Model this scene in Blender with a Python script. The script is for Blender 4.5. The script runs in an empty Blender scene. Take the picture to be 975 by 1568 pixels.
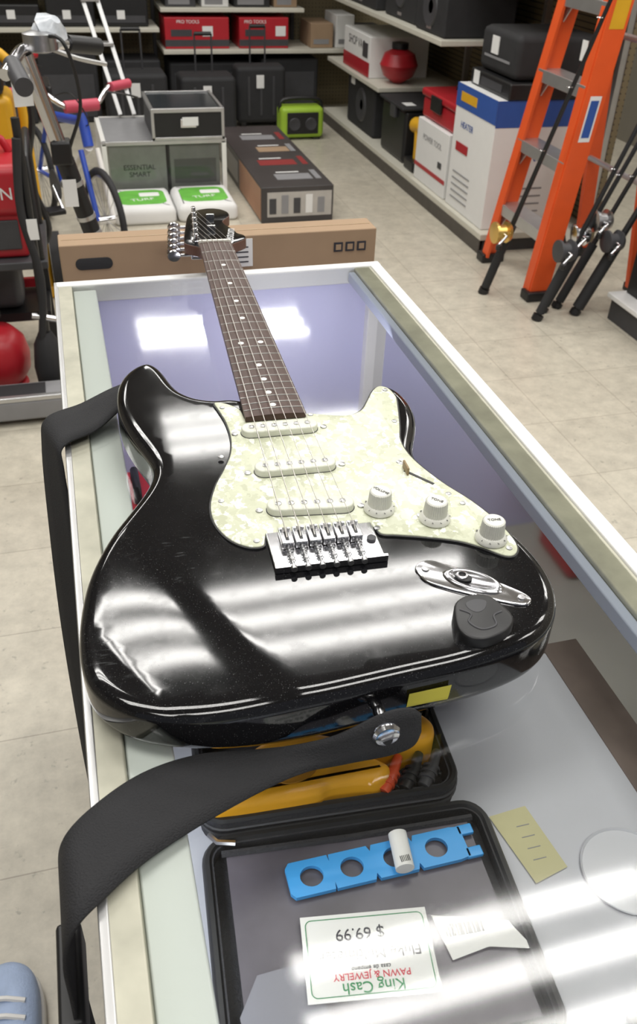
import bpy, bmesh, math, random
from mathutils import Vector, Matrix, geometry
random.seed(7)
COL=bpy.context.collection
# ------------------------------------------------------------------ materials
def M(name,col,rough=.5,metal=0,var=0,vscale=20,bump=0,bscale=200,coat=0,spec=.5,rvar=0,emit=0):
    m=bpy.data.materials.new(name);m.use_nodes=True;nt=m.node_tree;N=nt.nodes;L=nt.links
    b=N["Principled BSDF"];b.inputs["Base Color"].default_value=(*col,1)
    b.inputs["Roughness"].default_value=rough;b.inputs["Metallic"].default_value=metal
    b.inputs["Specular IOR Level"].default_value=spec
    if coat: b.inputs["Coat Weight"].default_value=coat;b.inputs["Coat Roughness"].default_value=.05
    if emit: b.inputs["Emission Color"].default_value=(*col,1);b.inputs["Emission Strength"].default_value=emit
    tc=N.new("ShaderNodeTexCoord")
    if var or rvar:
        n=N.new("ShaderNodeTexNoise");n.inputs["Scale"].default_value=vscale;n.inputs["Detail"].default_value=5
        L.new(tc.outputs["Object"],n.inputs["Vector"])
        if var:
            r=N.new("ShaderNodeMix");r.data_type="RGBA"
            r.inputs[6].default_value=(*[max(0,c*(1-var)) for c in col],1);r.inputs[7].default_value=(*[min(1,c*(1+var)) for c in col],1)
            L.new(n.outputs["Fac"],r.inputs[0]);L.new(r.outputs[2],b.inputs["Base Color"])
        if rvar:
            q=N.new("ShaderNodeMapRange");q.inputs[1].default_value=.35;q.inputs[2].default_value=.75
            q.inputs[3].default_value=rough;q.inputs[4].default_value=rough+rvar
            L.new(n.outputs["Fac"],q.inputs[0]);L.new(q.outputs[0],b.inputs["Roughness"])
    if bump:
        n2=N.new("ShaderNodeTexNoise");n2.inputs["Scale"].default_value=bscale;L.new(tc.outputs["Object"],n2.inputs["Vector"])
        bp=N.new("ShaderNodeBump");bp.inputs["Strength"].default_value=bump;bp.inputs["Distance"].default_value=.002
        L.new(n2.outputs["Fac"],bp.inputs["Height"]);L.new(bp.outputs[0],b.inputs["Normal"])
    return m
def nodes(m): return m.node_tree.nodes,m.node_tree.links,m.node_tree.nodes["Principled BSDF"]
BLK=M("black_plastic",(.012,.012,.013),.4,var=.3); BLKM=M("black_matte",(.02,.02,.022),.75,var=.3)
DARK=M("dark_grey",(.05,.05,.055),.5,var=.2); GREY=M("grey_plastic",(.25,.25,.26),.5,var=.1)
WHT=M("white_plastic",(.82,.81,.78),.35,var=.04); PAPER=M("paper_white",(.76,.76,.75),.7,var=.03)
CHR=M("chrome",(.68,.68,.70),.14,1); STEEL=M("worn_steel",(.50,.50,.51),.3,1,var=.2,vscale=60)
ALU=M("aluminium",(.55,.55,.55),.35,.8,var=.1); RED=M("red_paint",(.42,.015,.025),.35,var=.1)
ORG=M("ladder_orange",(.76,.10,.02),.4,var=.08); BLUE=M("blue_print",(.03,.09,.35),.5,var=.1)
CYAN=M("blue_plastic",(.05,.33,.75),.3); YEL=M("yellow_rubber",(.80,.38,.015),.45,var=.08,vscale=30)
YEL2=M("yellow_paint",(.70,.38,.02),.4,var=.1); LIME=M("lime_green",(.33,.52,.04),.45,var=.1)
KRAFT=M("kraft_cardboard",(.33,.225,.14),.8,var=.12,vscale=15); CREAM=M("cream_paint",(.58,.56,.48),.5,var=.06)
GRN=M("green_print",(.14,.46,.06),.5,var=.45,vscale=14);GOLD=M("gold_metal",(.75,.5,.15),.3,.9);PINK=M("pink_grip",(.50,.06,.10),.5)
STICK=M("yellow_sticker",(.70,.62,.07),.6,var=.05)
# ------------------------------------------------------------------ helpers
def E(name,loc=(0,0,0),rot=(0,0,0)):
    o=bpy.data.objects.new(name,None);o.location=loc;o.rotation_euler=rot;o.empty_display_size=.05;COL.objects.link(o);return o
def mesh(name,v,f,mat,par=None,smooth=False,loc=None,rot=None,mats=None):
    me=bpy.data.meshes.new(name);me.from_pydata([tuple(x) for x in v],[],f);me.update()
    bm=bmesh.new();bm.from_mesh(me);bmesh.ops.recalc_face_normals(bm,faces=bm.faces);bm.to_mesh(me);bm.free()
    if smooth:
        for p in me.polygons:p.use_smooth=True
    me.materials.append(mat)
    o=bpy.data.objects.new(name,me);COL.objects.link(o)
    if par:o.parent=par
    if loc:o.location=loc
    if rot:o.rotation_euler=rot
    return o
def bev(o,w,seg=3):
    m=o.modifiers.new("b","BEVEL");m.width=w;m.segments=seg;m.limit_method="ANGLE";m.angle_limit=math.radians(35)
    for p in o.data.polygons:p.use_smooth=True
    w=o.modifiers.new("wn","WEIGHTED_NORMAL");w.keep_sharp=True
    return o
def box(name,a,b,mat,par=None,bevel=0,rz=0,piv=None,seg=2):
    x0,y0,z0=a;x1,y1,z1=b;c=Vector(((x0+x1)/2,(y0+y1)/2,(z0+z1)/2));h=Vector((abs(x1-x0)/2,abs(y1-y0)/2,abs(z1-z0)/2))
    v=[(sx*h.x,sy*h.y,sz*h.z) for sx in(-1,1) for sy in(-1,1) for sz in(-1,1)]
    f=[(0,1,3,2),(4,6,7,5),(0,4,5,1),(2,3,7,6),(0,2,6,4),(1,5,7,3)]
    if piv is not None:
        p=Vector(piv);c=p+Matrix.Rotation(rz,3,'Z')@(c-p)
    o=mesh(name,v,f,mat,par,loc=c,rot=(0,0,rz))
    if bevel:bev(o,bevel,seg)
    return o
def cat(P,n=6,closed=False):
    P=[Vector(p) for p in P];out=[];m=len(P);rng=m if closed else m-1
    for i in range(rng):
        if closed:a,b,c,d=P[(i-1)%m],P[i],P[(i+1)%m],P[(i+2)%m]
        else:a,b,c,d=P[max(i-1,0)],P[i],P[i+1],P[min(i+2,m-1)]
        for k in range(n):
            t=k/n;out.append(.5*((2*b)+(c-a)*t+(2*a-5*b+4*c-d)*t*t+(3*b-a-3*c+d)*t**3))
    if not closed:out.append(P[-1])
    return out
def tube(name,P,r,mat,par=None,seg=10,smooth_n=0,closed=False,cap=True):
    P=[Vector(p) for p in P]
    if smooth_n:P=cat(P,smooth_n,closed)
    n=len(P);rs=r if isinstance(r,(list,tuple)) else [r]*n
    if len(rs)!=n: rs=[rs[0]+(rs[-1]-rs[0])*i/(n-1) for i in range(n)]
    v=[];f=[];up=None
    for i,p in enumerate(P):
        if closed:t=(P[(i+1)%n]-P[i-1]).normalized()
        else:t=(P[min(i+1,n-1)]-P[max(i-1,0)]).normalized()
        if up is None:
            up=Vector((0,0,1)) if abs(t.z)<.9 else Vector((1,0,0))
        a=t.cross(up).normalized();up=a.cross(t).normalized()
        for k in range(seg):
            g=2*math.pi*k/seg;v.append(p+(a*math.cos(g)+up*math.sin(g))*rs[i])
    m=n if closed else n-1
    for i in range(m):
        for k in range(seg):
            j=(i+1)%n;f.append((i*seg+k,i*seg+(k+1)%seg,j*seg+(k+1)%seg,j*seg+k))
    if not closed and cap:
        f.append(tuple(range(seg)));f.append(tuple((n-1)*seg+k for k in range(seg)))
    o=mesh(name,v,f,mat,par,smooth=True)
    o.modifiers.new("e","EDGE_SPLIT").split_angle=math.radians(50)
    return o
def cyl(name,a,b,r,mat,par=None,seg=24,r2=None):
    return tube(name,[a,b],[r,r if r2 is None else r2],mat,par,seg)
def lathe(name,prof,c,mat,par=None,seg=32,axis='Z'):
    v=[];f=[]
    for r,z in prof:
        for k in range(seg):
            g=2*math.pi*k/seg;x,y=r*math.cos(g),r*math.sin(g)
            q={'Z':(x,y,z),'Y':(x,z,y),'X':(z,x,y)}[axis];v.append(q)
    for i in range(len(prof)-1):
        for k in range(seg):f.append((i*seg+k,i*seg+(k+1)%seg,(i+1)*seg+(k+1)%seg,(i+1)*seg+k))
    f.append(tuple(range(seg)));f.append(tuple((len(prof)-1)*seg+k for k in range(seg)))
    o=mesh(name,v,f,mat,par,smooth=True,loc=c);o.modifiers.new("e","EDGE_SPLIT").split_angle=math.radians(40);return o
def area2(P):return sum(P[i-1][0]*P[i][1]-P[i][0]*P[i-1][1] for i in range(len(P)))/2
def offs(P,d):
    s=1 if area2(P)>0 else -1;out=[];n=len(P)
    for i in range(n):
        t=(Vector(P[(i+1)%n][:2])-Vector(P[i-1][:2]));
        if t.length<1e-9:t=Vector((1,0))
        t.normalize();nn=Vector((t.y,-t.x))*s;out.append((P[i][0]-nn.x*d,P[i][1]-nn.y*d))
    return out
def slab(name,P,z0,z1,mat,par=None,r=.001,seg=3,rb=0):
    """outline extruded with rounded top edge"""
    rings=[]
    if rb:
        for k in range(seg+1):
            g=math.pi/2*k/seg;rings.append((offs(P,rb*(1-math.sin(g))),z0+rb*(1-math.cos(g))))
    else:rings.append((P,z0))
    for k in range(seg+1):
        g=math.pi/2*k/seg;rings.append((offs(P,r*(1-math.cos(g))),z1-r*(1-math.sin(g))))
    n=len(P);v=[];f=[]
    for Q,z in rings:v+= [(q[0],q[1],z) for q in Q]
    for i in range(len(rings)-1):
        for k in range(n):f.append((i*n+k,i*n+(k+1)%n,(i+1)*n+(k+1)%n,(i+1)*n+k))
    f.append(tuple(range(n)));f.append(tuple((len(rings)-1)*n+k for k in range(n)))
    o=mesh(name,v,f,mat,par,smooth=True);o.modifiers.new("e","EDGE_SPLIT").split_angle=math.radians(60);return o
def ribbon(name,LR,th,mat,par=None,n=8):
    A=cat([a for a,b in LR],n);B=cat([b for a,b in LR],n);v=[];f=[];W=5
    for a,b in zip(A,B):
        for k in range(W):v.append(a.lerp(b,k/(W-1)))
    for i in range(len(A)-1):
        for k in range(W-1):f.append((i*W+k,i*W+k+1,(i+1)*W+k+1,(i+1)*W+k))
    o=mesh(name,v,f,mat,par,smooth=True);s=o.modifiers.new("s","SOLIDIFY");s.thickness=th;s.offset=0
    return o
def text(name,s,size,mat,mtx,par=None,ext=.0002):
    c=bpy.data.curves.new(name,"FONT");c.body=s;c.size=size;c.extrude=ext;c.align_x="CENTER";c.align_y="CENTER"
    t=bpy.data.objects.new(name,c);COL.objects.link(t);dg=bpy.context.evaluated_depsgraph_get()
    me=bpy.data.meshes.new_from_object(t.evaluated_get(dg));COL.objects.unlink(t);bpy.data.objects.remove(t)
    me.materials.clear();me.materials.append(mat);o=bpy.data.objects.new(name,me);COL.objects.link(o)
    if par:o.parent=par
    o.matrix_local=mtx;return o
def TM(loc,rx=0,ry=0,rz=0):return Matrix.Translation(loc)@Matrix.Rotation(rz,4,'Z')@Matrix.Rotation(ry,4,'Y')@Matrix.Rotation(rx,4,'X')
FY=lambda x,y,z,r=0:TM((x,y,z))@Matrix.Rotation(math.pi/2,4,'X')@Matrix.Rotation(r,4,'Z')
FX=lambda x,y,z,r=0:TM((x,y,z))@Matrix.Rotation(-math.pi/2,4,'Z')@Matrix.Rotation(math.pi/2,4,'X')@Matrix.Rotation(r,4,'Z')
rr=math.radians
# ------------------------------------------------------------------ room
fm=M("vinyl_floor",(.5,.47,.41),.35);N,L,b=nodes(fm)
tc=N.new("ShaderNodeTexCoord");bk=N.new("ShaderNodeTexBrick");bk.offset=0;bk.squash=1
bk.inputs["Scale"].default_value=1;bk.inputs["Brick Width"].default_value=.305;bk.inputs["Row Height"].default_value=.305
bk.inputs["Mortar Size"].default_value=.0016;bk.inputs["Mortar Smooth"].default_value=.5;bk.inputs["Bias"].default_value=-.2
bk.inputs["Color1"].default_value=(.55,.51,.42,1);bk.inputs["Color2"].default_value=(.51,.47,.385,1);bk.inputs["Mortar"].default_value=(.34,.30,.24,1)
L.new(tc.outputs["Object"],bk.inputs["Vector"])
ns=N.new("ShaderNodeTexNoise");ns.inputs["Scale"].default_value=16;ns.inputs["Detail"].default_value=8;ns.inputs["Roughness"].default_value=.75;L.new(tc.outputs["Object"],ns.inputs["Vector"])
mr=N.new("ShaderNodeMapRange");mr.inputs[1].default_value=.3;mr.inputs[2].default_value=.7;mr.inputs[3].default_value=.78;mr.inputs[4].default_value=1.14;L.new(ns.outputs["Fac"],mr.inputs[0])
mx=N.new("ShaderNodeMix");mx.data_type="RGBA";mx.blend_type="MULTIPLY";mx.inputs[0].default_value=1
L.new(bk.outputs["Color"],mx.inputs[6]);L.new(mr.outputs[0],mx.inputs[7])
sk=N.new("ShaderNodeTexNoise");sk.inputs["Scale"].default_value=60;sk.inputs["Detail"].default_value=3;L.new(tc.outputs["Object"],sk.inputs["Vector"])
sr=N.new("ShaderNodeMapRange");sr.inputs[1].default_value=.66;sr.inputs[2].default_value=.74;sr.inputs[3].default_value=1;sr.inputs[4].default_value=.7;L.new(sk.outputs["Fac"],sr.inputs[0])
mx2=N.new("ShaderNodeMix");mx2.data_type="RGBA";mx2.blend_type="MULTIPLY";mx2.inputs[0].default_value=1
L.new(mx.outputs[2],mx2.inputs[6]);L.new(sr.outputs[0],mx2.inputs[7]);L.new(mx2.outputs[2],b.inputs["Base Color"])
box("floor",(-3.5,-2.5,-.05),(3.6,6.4,0),fm)
ceil=M("ceiling_tile",(.30,.29,.27),.8,var=.05)
box("ceiling",(-3.5,-2.5,3.05),(3.6,6.4,3.1),ceil)
peg=M("pegboard",(.42,.36,.24),.7);N,L,b=nodes(peg)
tc=N.new("ShaderNodeTexCoord");vo=N.new("ShaderNodeVectorMath");vo.operation="FRACTION"
sc=N.new("ShaderNodeVectorMath");sc.operation="SCALE";sc.inputs[3].default_value=1/.0254
L.new(tc.outputs["Object"],sc.inputs[0]);L.new(sc.outputs[0],vo.inputs[0])
sp=N.new("ShaderNodeSeparateXYZ");L.new(vo.outputs[0],sp.inputs[0])
cb=N.new("ShaderNodeCombineXYZ");L.new(sp.outputs[0],cb.inputs[0]);L.new(sp.outputs[2],cb.inputs[1])
ds=N.new("ShaderNodeVectorMath");ds.operation="DISTANCE";ds.inputs[1].default_value=(.5,.5,0);L.new(cb.outputs[0],ds.inputs[0])
lt=N.new("ShaderNodeMath");lt.operation="LESS_THAN";lt.inputs[1].default_value=.13;L.new(ds.outputs["Value"],lt.inputs[0])
mx=N.new("ShaderNodeMix");mx.data_type="RGBA";mx.inputs[6].default_value=(.20,.165,.095,1);mx.inputs[7].default_value=(.03,.025,.02,1)
L.new(lt.outputs[0],mx.inputs[0]);L.new(mx.outputs[2],b.inputs["Base Color"])
box("wall_back",(-3.5,6.4,0),(3.6,6.45,3.05),peg)
wl=M("wall_paint",(.30,.28,.24),.8,var=.05)
box("wall_left",(-3.55,-2.5,0),(-3.5,6.4,3.05),wl);box("wall_right",(3.6,-2.5,0),(3.65,6.4,3.05),wl)
# ------------------------------------------------------------------ ceiling lights
TW=M("troffer_white",(.35,.35,.35),.5)
def troffer(x,y):
    t=E("ceiling_light",(x,y,0))
    hw=.6;hd=.3
    box("housing",(-hw,-hd,3.035),(hw,hd,3.049),TW,t)
    for i,(a,b_) in enumerate([((-hw,-hd),(hw,-hd+.02)),((-hw,hd-.02),(hw,hd)),((-hw,-hd),(-hw+.02,hd)),((hw-.02,-hd),(hw,hd))]):
        box("rim_%d"%i,(a[0],a[1],3.0),(b_[0],b_[1],3.036),TW,t)
    for k in (-1,0,1):
        l=bpy.data.lights.new("tube","AREA");l.shape="RECTANGLE";l.size=1.14;l.size_y=.075;l.energy=POW;l.color=(1,.98,.94)
        o=bpy.data.objects.new("tube_%d"%(k+2),l);COL.objects.link(o);o.parent=t;o.location=(0,k*.17,3.02)
POW=6.6
for y in(-1.0,.5,2.0,3.5,5.0):
    troffer(.75,y);troffer(2.85,y);troffer(-1.0,y-.45)
w=bpy.data.worlds.new("w");bpy.context.scene.world=w;w.use_nodes=True
w.node_tree.nodes["Background"].inputs[0].default_value=(.75,.78,.85,1);w.node_tree.nodes["Background"].inputs[1].default_value=.2
# ------------------------------------------------------------------ glass counter
def glass(name,k,r0,r1,tint):
    gl=bpy.data.materials.new(name);gl.use_nodes=True;N=gl.node_tree.nodes;L=gl.node_tree.links;N.clear()
    o_=N.new("ShaderNodeOutputMaterial");mxs=N.new("ShaderNodeMixShader");tr=N.new("ShaderNodeBsdfTransparent");tr.inputs[0].default_value=(*tint,1)
    gs=N.new("ShaderNodeBsdfGlossy");fr=N.new("ShaderNodeFresnel");fr.inputs[0].default_value=1.5
    tc=N.new("ShaderNodeTexCoord");nz=N.new("ShaderNodeTexNoise");nz.inputs["Scale"].default_value=9;nz.inputs["Detail"].default_value=6;L.new(tc.outputs["Object"],nz.inputs["Vector"])
    q=N.new("ShaderNodeMapRange");q.inputs[1].default_value=.4;q.inputs[2].default_value=.75;q.inputs[3].default_value=r0;q.inputs[4].default_value=r1;L.new(nz.outputs["Fac"],q.inputs[0]);L.new(q.outputs[0],gs.inputs["Roughness"])
    mu=N.new("ShaderNodeMath");mu.operation="MULTIPLY";mu.inputs[1].default_value=k;mu.use_clamp=True
    L.new(fr.outputs[0],mu.inputs[0]);L.new(mu.outputs[0],mxs.inputs[0]);L.new(tr.outputs[0],mxs.inputs[1]);L.new(gs.outputs[0],mxs.inputs[2]);L.new(mxs.outputs[0],o_.inputs[0]);return gl
gl=glass("sheet_glass",1.25,.05,.085,(.90,.91,.89));gl2=glass("side_glass",1.0,.05,.08,(.80,.80,.78))
C=E("glass_display_counter")
frame=M("aged_frame",(.42,.41,.33),.45,.2,var=.35,vscale=35);lav=M("panel_lavender_light",(.62,.62,.86),.6);itg=M("interior_grey",(.42,.42,.48),.6,var=.06)  # lav: lavender cast of the case light put into the white panel's colour
lowm=M("lower_shelf_grey",(.36,.35,.30),.5,var=.15,vscale=6)
decm=M("deck_laminate",(.50,.51,.56),.4,var=.12,vscale=7);brown=M("brown_wood",(.15,.115,.10),.5,var=.35,vscale=40)
X0,X1,Y0,Y1,ZT=-.182,.283,-.62,.69,.95
def plane(name,P,mat,par):return mesh(name,P,[tuple(range(len(P)))],mat,par)
plane("top_glass",[(X0+.02,Y0+.02,ZT-.0005),(X1-.02,Y0+.02,ZT-.0005),(X1-.02,Y1-.015,ZT-.0005),(X0+.02,Y1-.015,ZT-.0005)],gl,C)
plane("front_glass",[(X1-.004,Y0,.12),(X1-.004,Y1,.12),(X1-.004,Y1,.93),(X1-.004,Y0,.93)],gl2,C)
box("frame_left",(X0,Y0,.925),(X0+.021,Y1,ZT),frame,C,.002)
box("frame_left_cap",(X0-.003,Y0,.93),(X0+.003,Y1,ZT+.001),ALU,C,.001)
box("light_channel",(X0+.021,Y0+.02,.928),(X0+.052,Y1-.02,.945),M("channel_white",(.72,.76,.74),.3),C,.002)
box("frame_right",(X1-.042,Y0,.925),(X1-.016,Y1-.012,ZT-.001),frame,C,.002)
box("frame_right_trim",(X1-.016,Y0,.925),(X1,Y1,ZT+.001),M("trim_white",(.8,.8,.79),.3),C,.002)
box("frame_right_inner",(X1-.052,Y0,.93),(X1-.042,Y1-.02,.945),M("trim_bluegrey",(.42,.46,.56),.3),C,.002)
box("frame_far",(X0,Y1-.016,.925),(X1,Y1,ZT+.0015),M("trim_white2",(.78,.78,.77),.3),C,.002)
box("frame_near",(X0,Y0,.925),(X1,Y0+.02,ZT+.001),ALU,C,.002)
box("end_panel_far",(X0,Y1-.014,.1),(X1,Y1-.002,.925),lav,C)
box("end_panel_near",(X0,Y0,.1),(X1,Y0+.012,.925),itg,C)
box("back_panel",(X0,Y0,.1),(X0+.012,Y1,.925),itg,C)
box("corner_post",(X1-.02,Y1-.03,.1),(X1-.002,Y1-.012,.93),WHT,C,.002)
box("base",(X0,Y0,0),(X1,Y1,.12),M("base_laminate",(.3,.3,.3),.5),C)
box("lower_shelf",(X0+.012,Y0+.012,.40),(X1-.012,Y1-.014,.412),lowm,C)
box("upper_deck",(X0+.012,Y0+.012,.85),(.207,-.03,.86),decm,C)
box("deck_edge_board",(.207,Y0+.012,.845),(.243,-.02,.861),brown,C,.001)
box("deck_back_board",(X0+.012,-.03,.845),(.207,-.02,.8605),brown,C,.001)
def strip(nm,sx,sy,loc,rot,e,colr):
    l=bpy.data.lights.new(nm,"AREA");l.shape="RECTANGLE";l.size=sx;l.size_y=sy;l.energy=e;l.color=colr
    o=bpy.data.objects.new(nm,l);COL.objects.link(o);o.parent=C;o.location=loc;o.rotation_euler=rot
strip("case_lamp_side",.03,.5,(X0+.037,.35,.925),(0,rr(-30),0),.45,(.92,.92,1))
strip("case_lamp_near",.03,.45,(X0+.037,-.3,.925),(0,rr(-40),0),.35,(.92,.95,1))
strip("case_lamp_end",.22,.02,(.12,.46,.922),(rr(50),0,0),.42,(.88,.88,1))
rb=E("red_tool_case");box("shell",(-.16,.50,.413),(-.06,.62,.62),RED,rb,.01);box("lid",(-.16,.50,.622),(-.06,.62,.68),RED,rb,.01);tube("handle",[(-.11,.53,.68),(-.11,.535,.70),(-.11,.585,.70),(-.11,.59,.68)],.006,BLK,rb)
# ------------------------------------------------------------------ guitar
GT=E("electric_guitar",(0,0,1.0),(0,0,rr(-2.9)))
B=[(-28,238),(-46,237),(-66,244),(-82,262),(-90,288),(-96,310),(-104,324),(-116,326),(-131,312),(-141,288),(-144,258),(-142,225),(-134,190),(-124,160),(-118,138),(-118,118),(-126,94),(-140,68),(-156,39),(-168,12),(-175,-12),(-179,-42),(-179,-71),(-177,-93),(-172,-113),(-161,-131),(-146,-146),(-124,-156),(-97,-163),(-70,-166),(-38,-166),(-5,-163),(30,-159),(65,-156),(100,-149),(125,-139),(144,-123),(156,-102),(163,-78),(165,-52),(160,-19),(149,13),(132,48),(119,80),(114,102),(116,124),(127,151),(137,180),(138,211),(132,233),(119,243),(107,236),(96,215),(85,198),(69,189),(50,190),(30,199)]
B=[(a,b_+15*min(1,max(0,(-b_-60)/90))) for a,b_ in B]
P=[(p.x/1000,p.y/1000) for p in cat([(a,b_,0) for a,b_ in B],6,True)]
def lap(P,k):
    for _ in range(k):P=[((P[i-1][0]+2*P[i][0]+P[(i+1)%len(P)][0])/4,(P[i-1][1]+2*P[i][1]+P[(i+1)%len(P)][1])/4) for i in range(len(P))]
    return P
P=lap(P,10);H=.048;r=.011;r2=.015
rings=[]
for k in range(8):
    g=math.pi/2*k/7;rings.append((offs(P,r2*(1-math.sin(g))),-H+r2*(1-math.cos(g))))
for k in range(9):
    g=math.pi/2*k/8;rings.append((offs(P,r*(1-math.cos(g))),-r*(1-math.sin(g))))
def drop(x,y):
    a=Vector((-.160,.075));d=(Vector((-.02,-.175))-a).normalized();n=Vector((d.y,-d.x))
    s=(Vector((x,y))-a).dot(n)
    if n.dot(Vector((-1,-1)))<0:s=-s
    if s<0:return 0
    s=min(s,.07);return .22*s*s/(s+.03)
n=len(P);v=[];f=[]
for Q,z in rings:
    for q in Q:v.append([q[0],q[1],z])
for i in range(len(rings)-1):
    for k in range(n):f.append((i*n+k,i*n+(k+1)%n,(i+1)*n+(k+1)%n,(i+1)*n+k))
f.append(tuple(range(n)))
inner=rings[-1][0];pts=[Vector(q) for q in inner];ed=[(i,(i+1)%n) for i in range(n)]
chk=offs(P,r+.004)
def inside(x,y,Q):
    c=False;j=len(Q)-1
    for i in range(len(Q)):
        if (Q[i][1]>y)!=(Q[j][1]>y) and x<(Q[j][0]-Q[i][0])*(y-Q[i][1])/(Q[j][1]-Q[i][1])+Q[i][0]:c=not c
        j=i
    return c
yy=-.16
while yy<.33:
    xx=-.175
    while xx<.165:
        if inside(xx,yy,chk):pts.append(Vector((xx,yy)))
        xx+=.007
    yy+=.007
cv,ce,cf,_,_,_=geometry.delaunay_2d_cdt(pts,ed,[],1,1e-6)
o0=len(v);v+=[[p.x,p.y,0] for p in cv];f+=[tuple(o0+i for i in t) for t in cf]
for p in v:p[2]-=drop(p[0],p[1])*(p[2]+H)/H
bodym=M("gloss_black_body",(.006,.006,.007),.10,spec=.65);N,L,b=nodes(bodym)
tc=N.new("ShaderNodeTexCoord");n1=N.new("ShaderNodeTexNoise");n1.inputs["Scale"].default_value=30;n1.inputs["Detail"].default_value=10;n1.inputs["Roughness"].default_value=.75;L.new(tc.outputs["Object"],n1.inputs["Vector"])
q=N.new("ShaderNodeMapRange");q.inputs[1].default_value=.5;q.inputs[2].default_value=.8;q.inputs[3].default_value=.075;q.inputs[4].default_value=.13;L.new(n1.outputs["Fac"],q.inputs[0])
n3=N.new("ShaderNodeTexNoise");n3.inputs["Scale"].default_value=1300;L.new(tc.outputs["Object"],n3.inputs["Vector"])
cr=N.new("ShaderNodeMapRange");cr.inputs[1].default_value=.66;cr.inputs[2].default_value=.76;L.new(n3.outputs["Fac"],cr.inputs[0])
mx=N.new("ShaderNodeMix");mx.data_type="RGBA";mx.inputs[6].default_value=(.005,.005,.006,1);mx.inputs[7].default_value=(.14,.14,.14,1);L.new(cr.outputs[0],mx.inputs[0])
mp=N.new("ShaderNodeMapping");mp.inputs["Rotation"].default_value=(0,0,.7);mp.inputs["Scale"].default_value=(60,420,60);L.new(tc.outputs["Object"],mp.inputs[0])
n4=N.new("ShaderNodeTexNoise");n4.inputs["Scale"].default_value=1;n4.inputs["Detail"].default_value=4;L.new(mp.outputs[0],n4.inputs["Vector"])
c4=N.new("ShaderNodeMapRange");c4.inputs[1].default_value=.56;c4.inputs[2].default_value=.70;L.new(n4.outputs["Fac"],c4.inputs[0])
def patch(cx,cy,rad,amp=1.0):
    d=N.new("ShaderNodeVectorMath");d.operation="DISTANCE";d.inputs[1].default_value=(cx,cy,0);L.new(tc.outputs["Object"],d.inputs[0])
    m=N.new("ShaderNodeMapRange");m.inputs[1].default_value=rad;m.inputs[2].default_value=rad*.3;m.inputs[4].default_value=amp;L.new(d.outputs["Value"],m.inputs[0]);return m.outputs[0]
acc=None
for cx,cy,rad,am in((-.110,-.005,.045,.8),(-.085,.168,.028,.35),(-.160,-.085,.03,.8),(.01,-.07,.03,.3),(-.10,-.125,.04,.3)):
    o=patch(cx,cy,rad,am)
    if acc is None:acc=o
    else:
        a_=N.new("ShaderNodeMath");a_.operation="MAXIMUM";L.new(acc,a_.inputs[0]);L.new(o,a_.inputs[1]);acc=a_.outputs[0]
n5=N.new("ShaderNodeTexNoise");n5.inputs["Scale"].default_value=45;n5.inputs["Detail"].default_value=6;L.new(tc.outputs["Object"],n5.inputs["Vector"])
c5=N.new("ShaderNodeMapRange");c5.inputs[1].default_value=.50;c5.inputs[2].default_value=.60;L.new(n5.outputs["Fac"],c5.inputs[0])
m4=N.new("ShaderNodeMath");m4.operation="MULTIPLY";L.new(c4.outputs[0],m4.inputs[0]);L.new(c5.outputs[0],m4.inputs[1])
m5=N.new("ShaderNodeMath");m5.operation="MULTIPLY";L.new(m4.outputs[0],m5.inputs[0]);L.new(acc,m5.inputs[1])
mx3=N.new("ShaderNodeMix");mx3.data_type="RGBA";mx3.inputs[7].default_value=(.06,.064,.066,1);L.new(m5.outputs[0],mx3.inputs[0]);L.new(mx.outputs[2],mx3.inputs[6]);L.new(mx3.outputs[2],b.inputs["Base Color"])
m6=N.new("ShaderNodeMath");m6.operation="MULTIPLY_ADD";m6.inputs[1].default_value=.10;L.new(m5.outputs[0],m6.inputs[0]);L.new(q.outputs[0],m6.inputs[2]);L.new(m6.outputs[0],b.inputs["Roughness"])
bd=mesh("body",v,f,bodym,GT,smooth=True)
bm=bmesh.new();bm.from_mesh(bd.data);bmesh.ops.remove_doubles(bm,verts=bm.verts,dist=1e-5);bmesh.ops.recalc_face_normals(bm,faces=bm.faces);bm.to_mesh(bd.data);bm.free()
for p in bd.data.polygons:p.use_smooth=True
# pickguard
PG=[(-52,223),(-42,220),(-31,208),(-28.5,194),(-28.5,189),(28.5,189),(40,187),(66,180),(83,187),(94,204),(104,222),(113,231),(121,226),(124,209),(120,188),(112,155),(105,128),(107,98),(120,60),(136,28),(147,-4),(150,-30),(145,-42),(136,-43),(122,-30),(106,-19),(82,-10),(62,-4),(50,0),(45,14),(-38,14),(-41,1),(-53,1),(-66,13),(-74,33),(-75,57),(-68,84),(-58,107),(-49,131),(-45,158),(-46,187),(-50,210)]
PGs=[];m_=len(PG)
for i in range(m_):
    a,b_,c_,d_=[Vector((*PG[(i+k)%m_],0)) for k in(-1,0,1,2)]
    if i in(3,4,28,29,30):
        PGs.append(b_);continue
    for k in range(5):
        t=k/5;PGs.append(.5*((2*b_)+(c_-a)*t+(2*a-5*b_+4*c_-d_)*t*t+(3*b_-a-3*c_+d_)*t**3))
PGs=[(p.x/1000,p.y/1000) for p in PGs]
pearl=M("pearloid",(.7,.72,.58),.25,spec=.4);N,L,b=nodes(pearl)
tc=N.new("ShaderNodeTexCoord");n1=N.new("ShaderNodeTexNoise");n1.inputs["Scale"].default_value=110;n1.inputs["Detail"].default_value=3
L.new(tc.outputs["Object"],n1.inputs["Vector"])
ad=N.new("ShaderNodeMix");ad.data_type="RGBA";ad.blend_type="ADD";ad.inputs[0].default_value=.018;L.new(tc.outputs["Object"],ad.inputs[6]);L.new(n1.outputs["Color"],ad.inputs[7])
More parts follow.
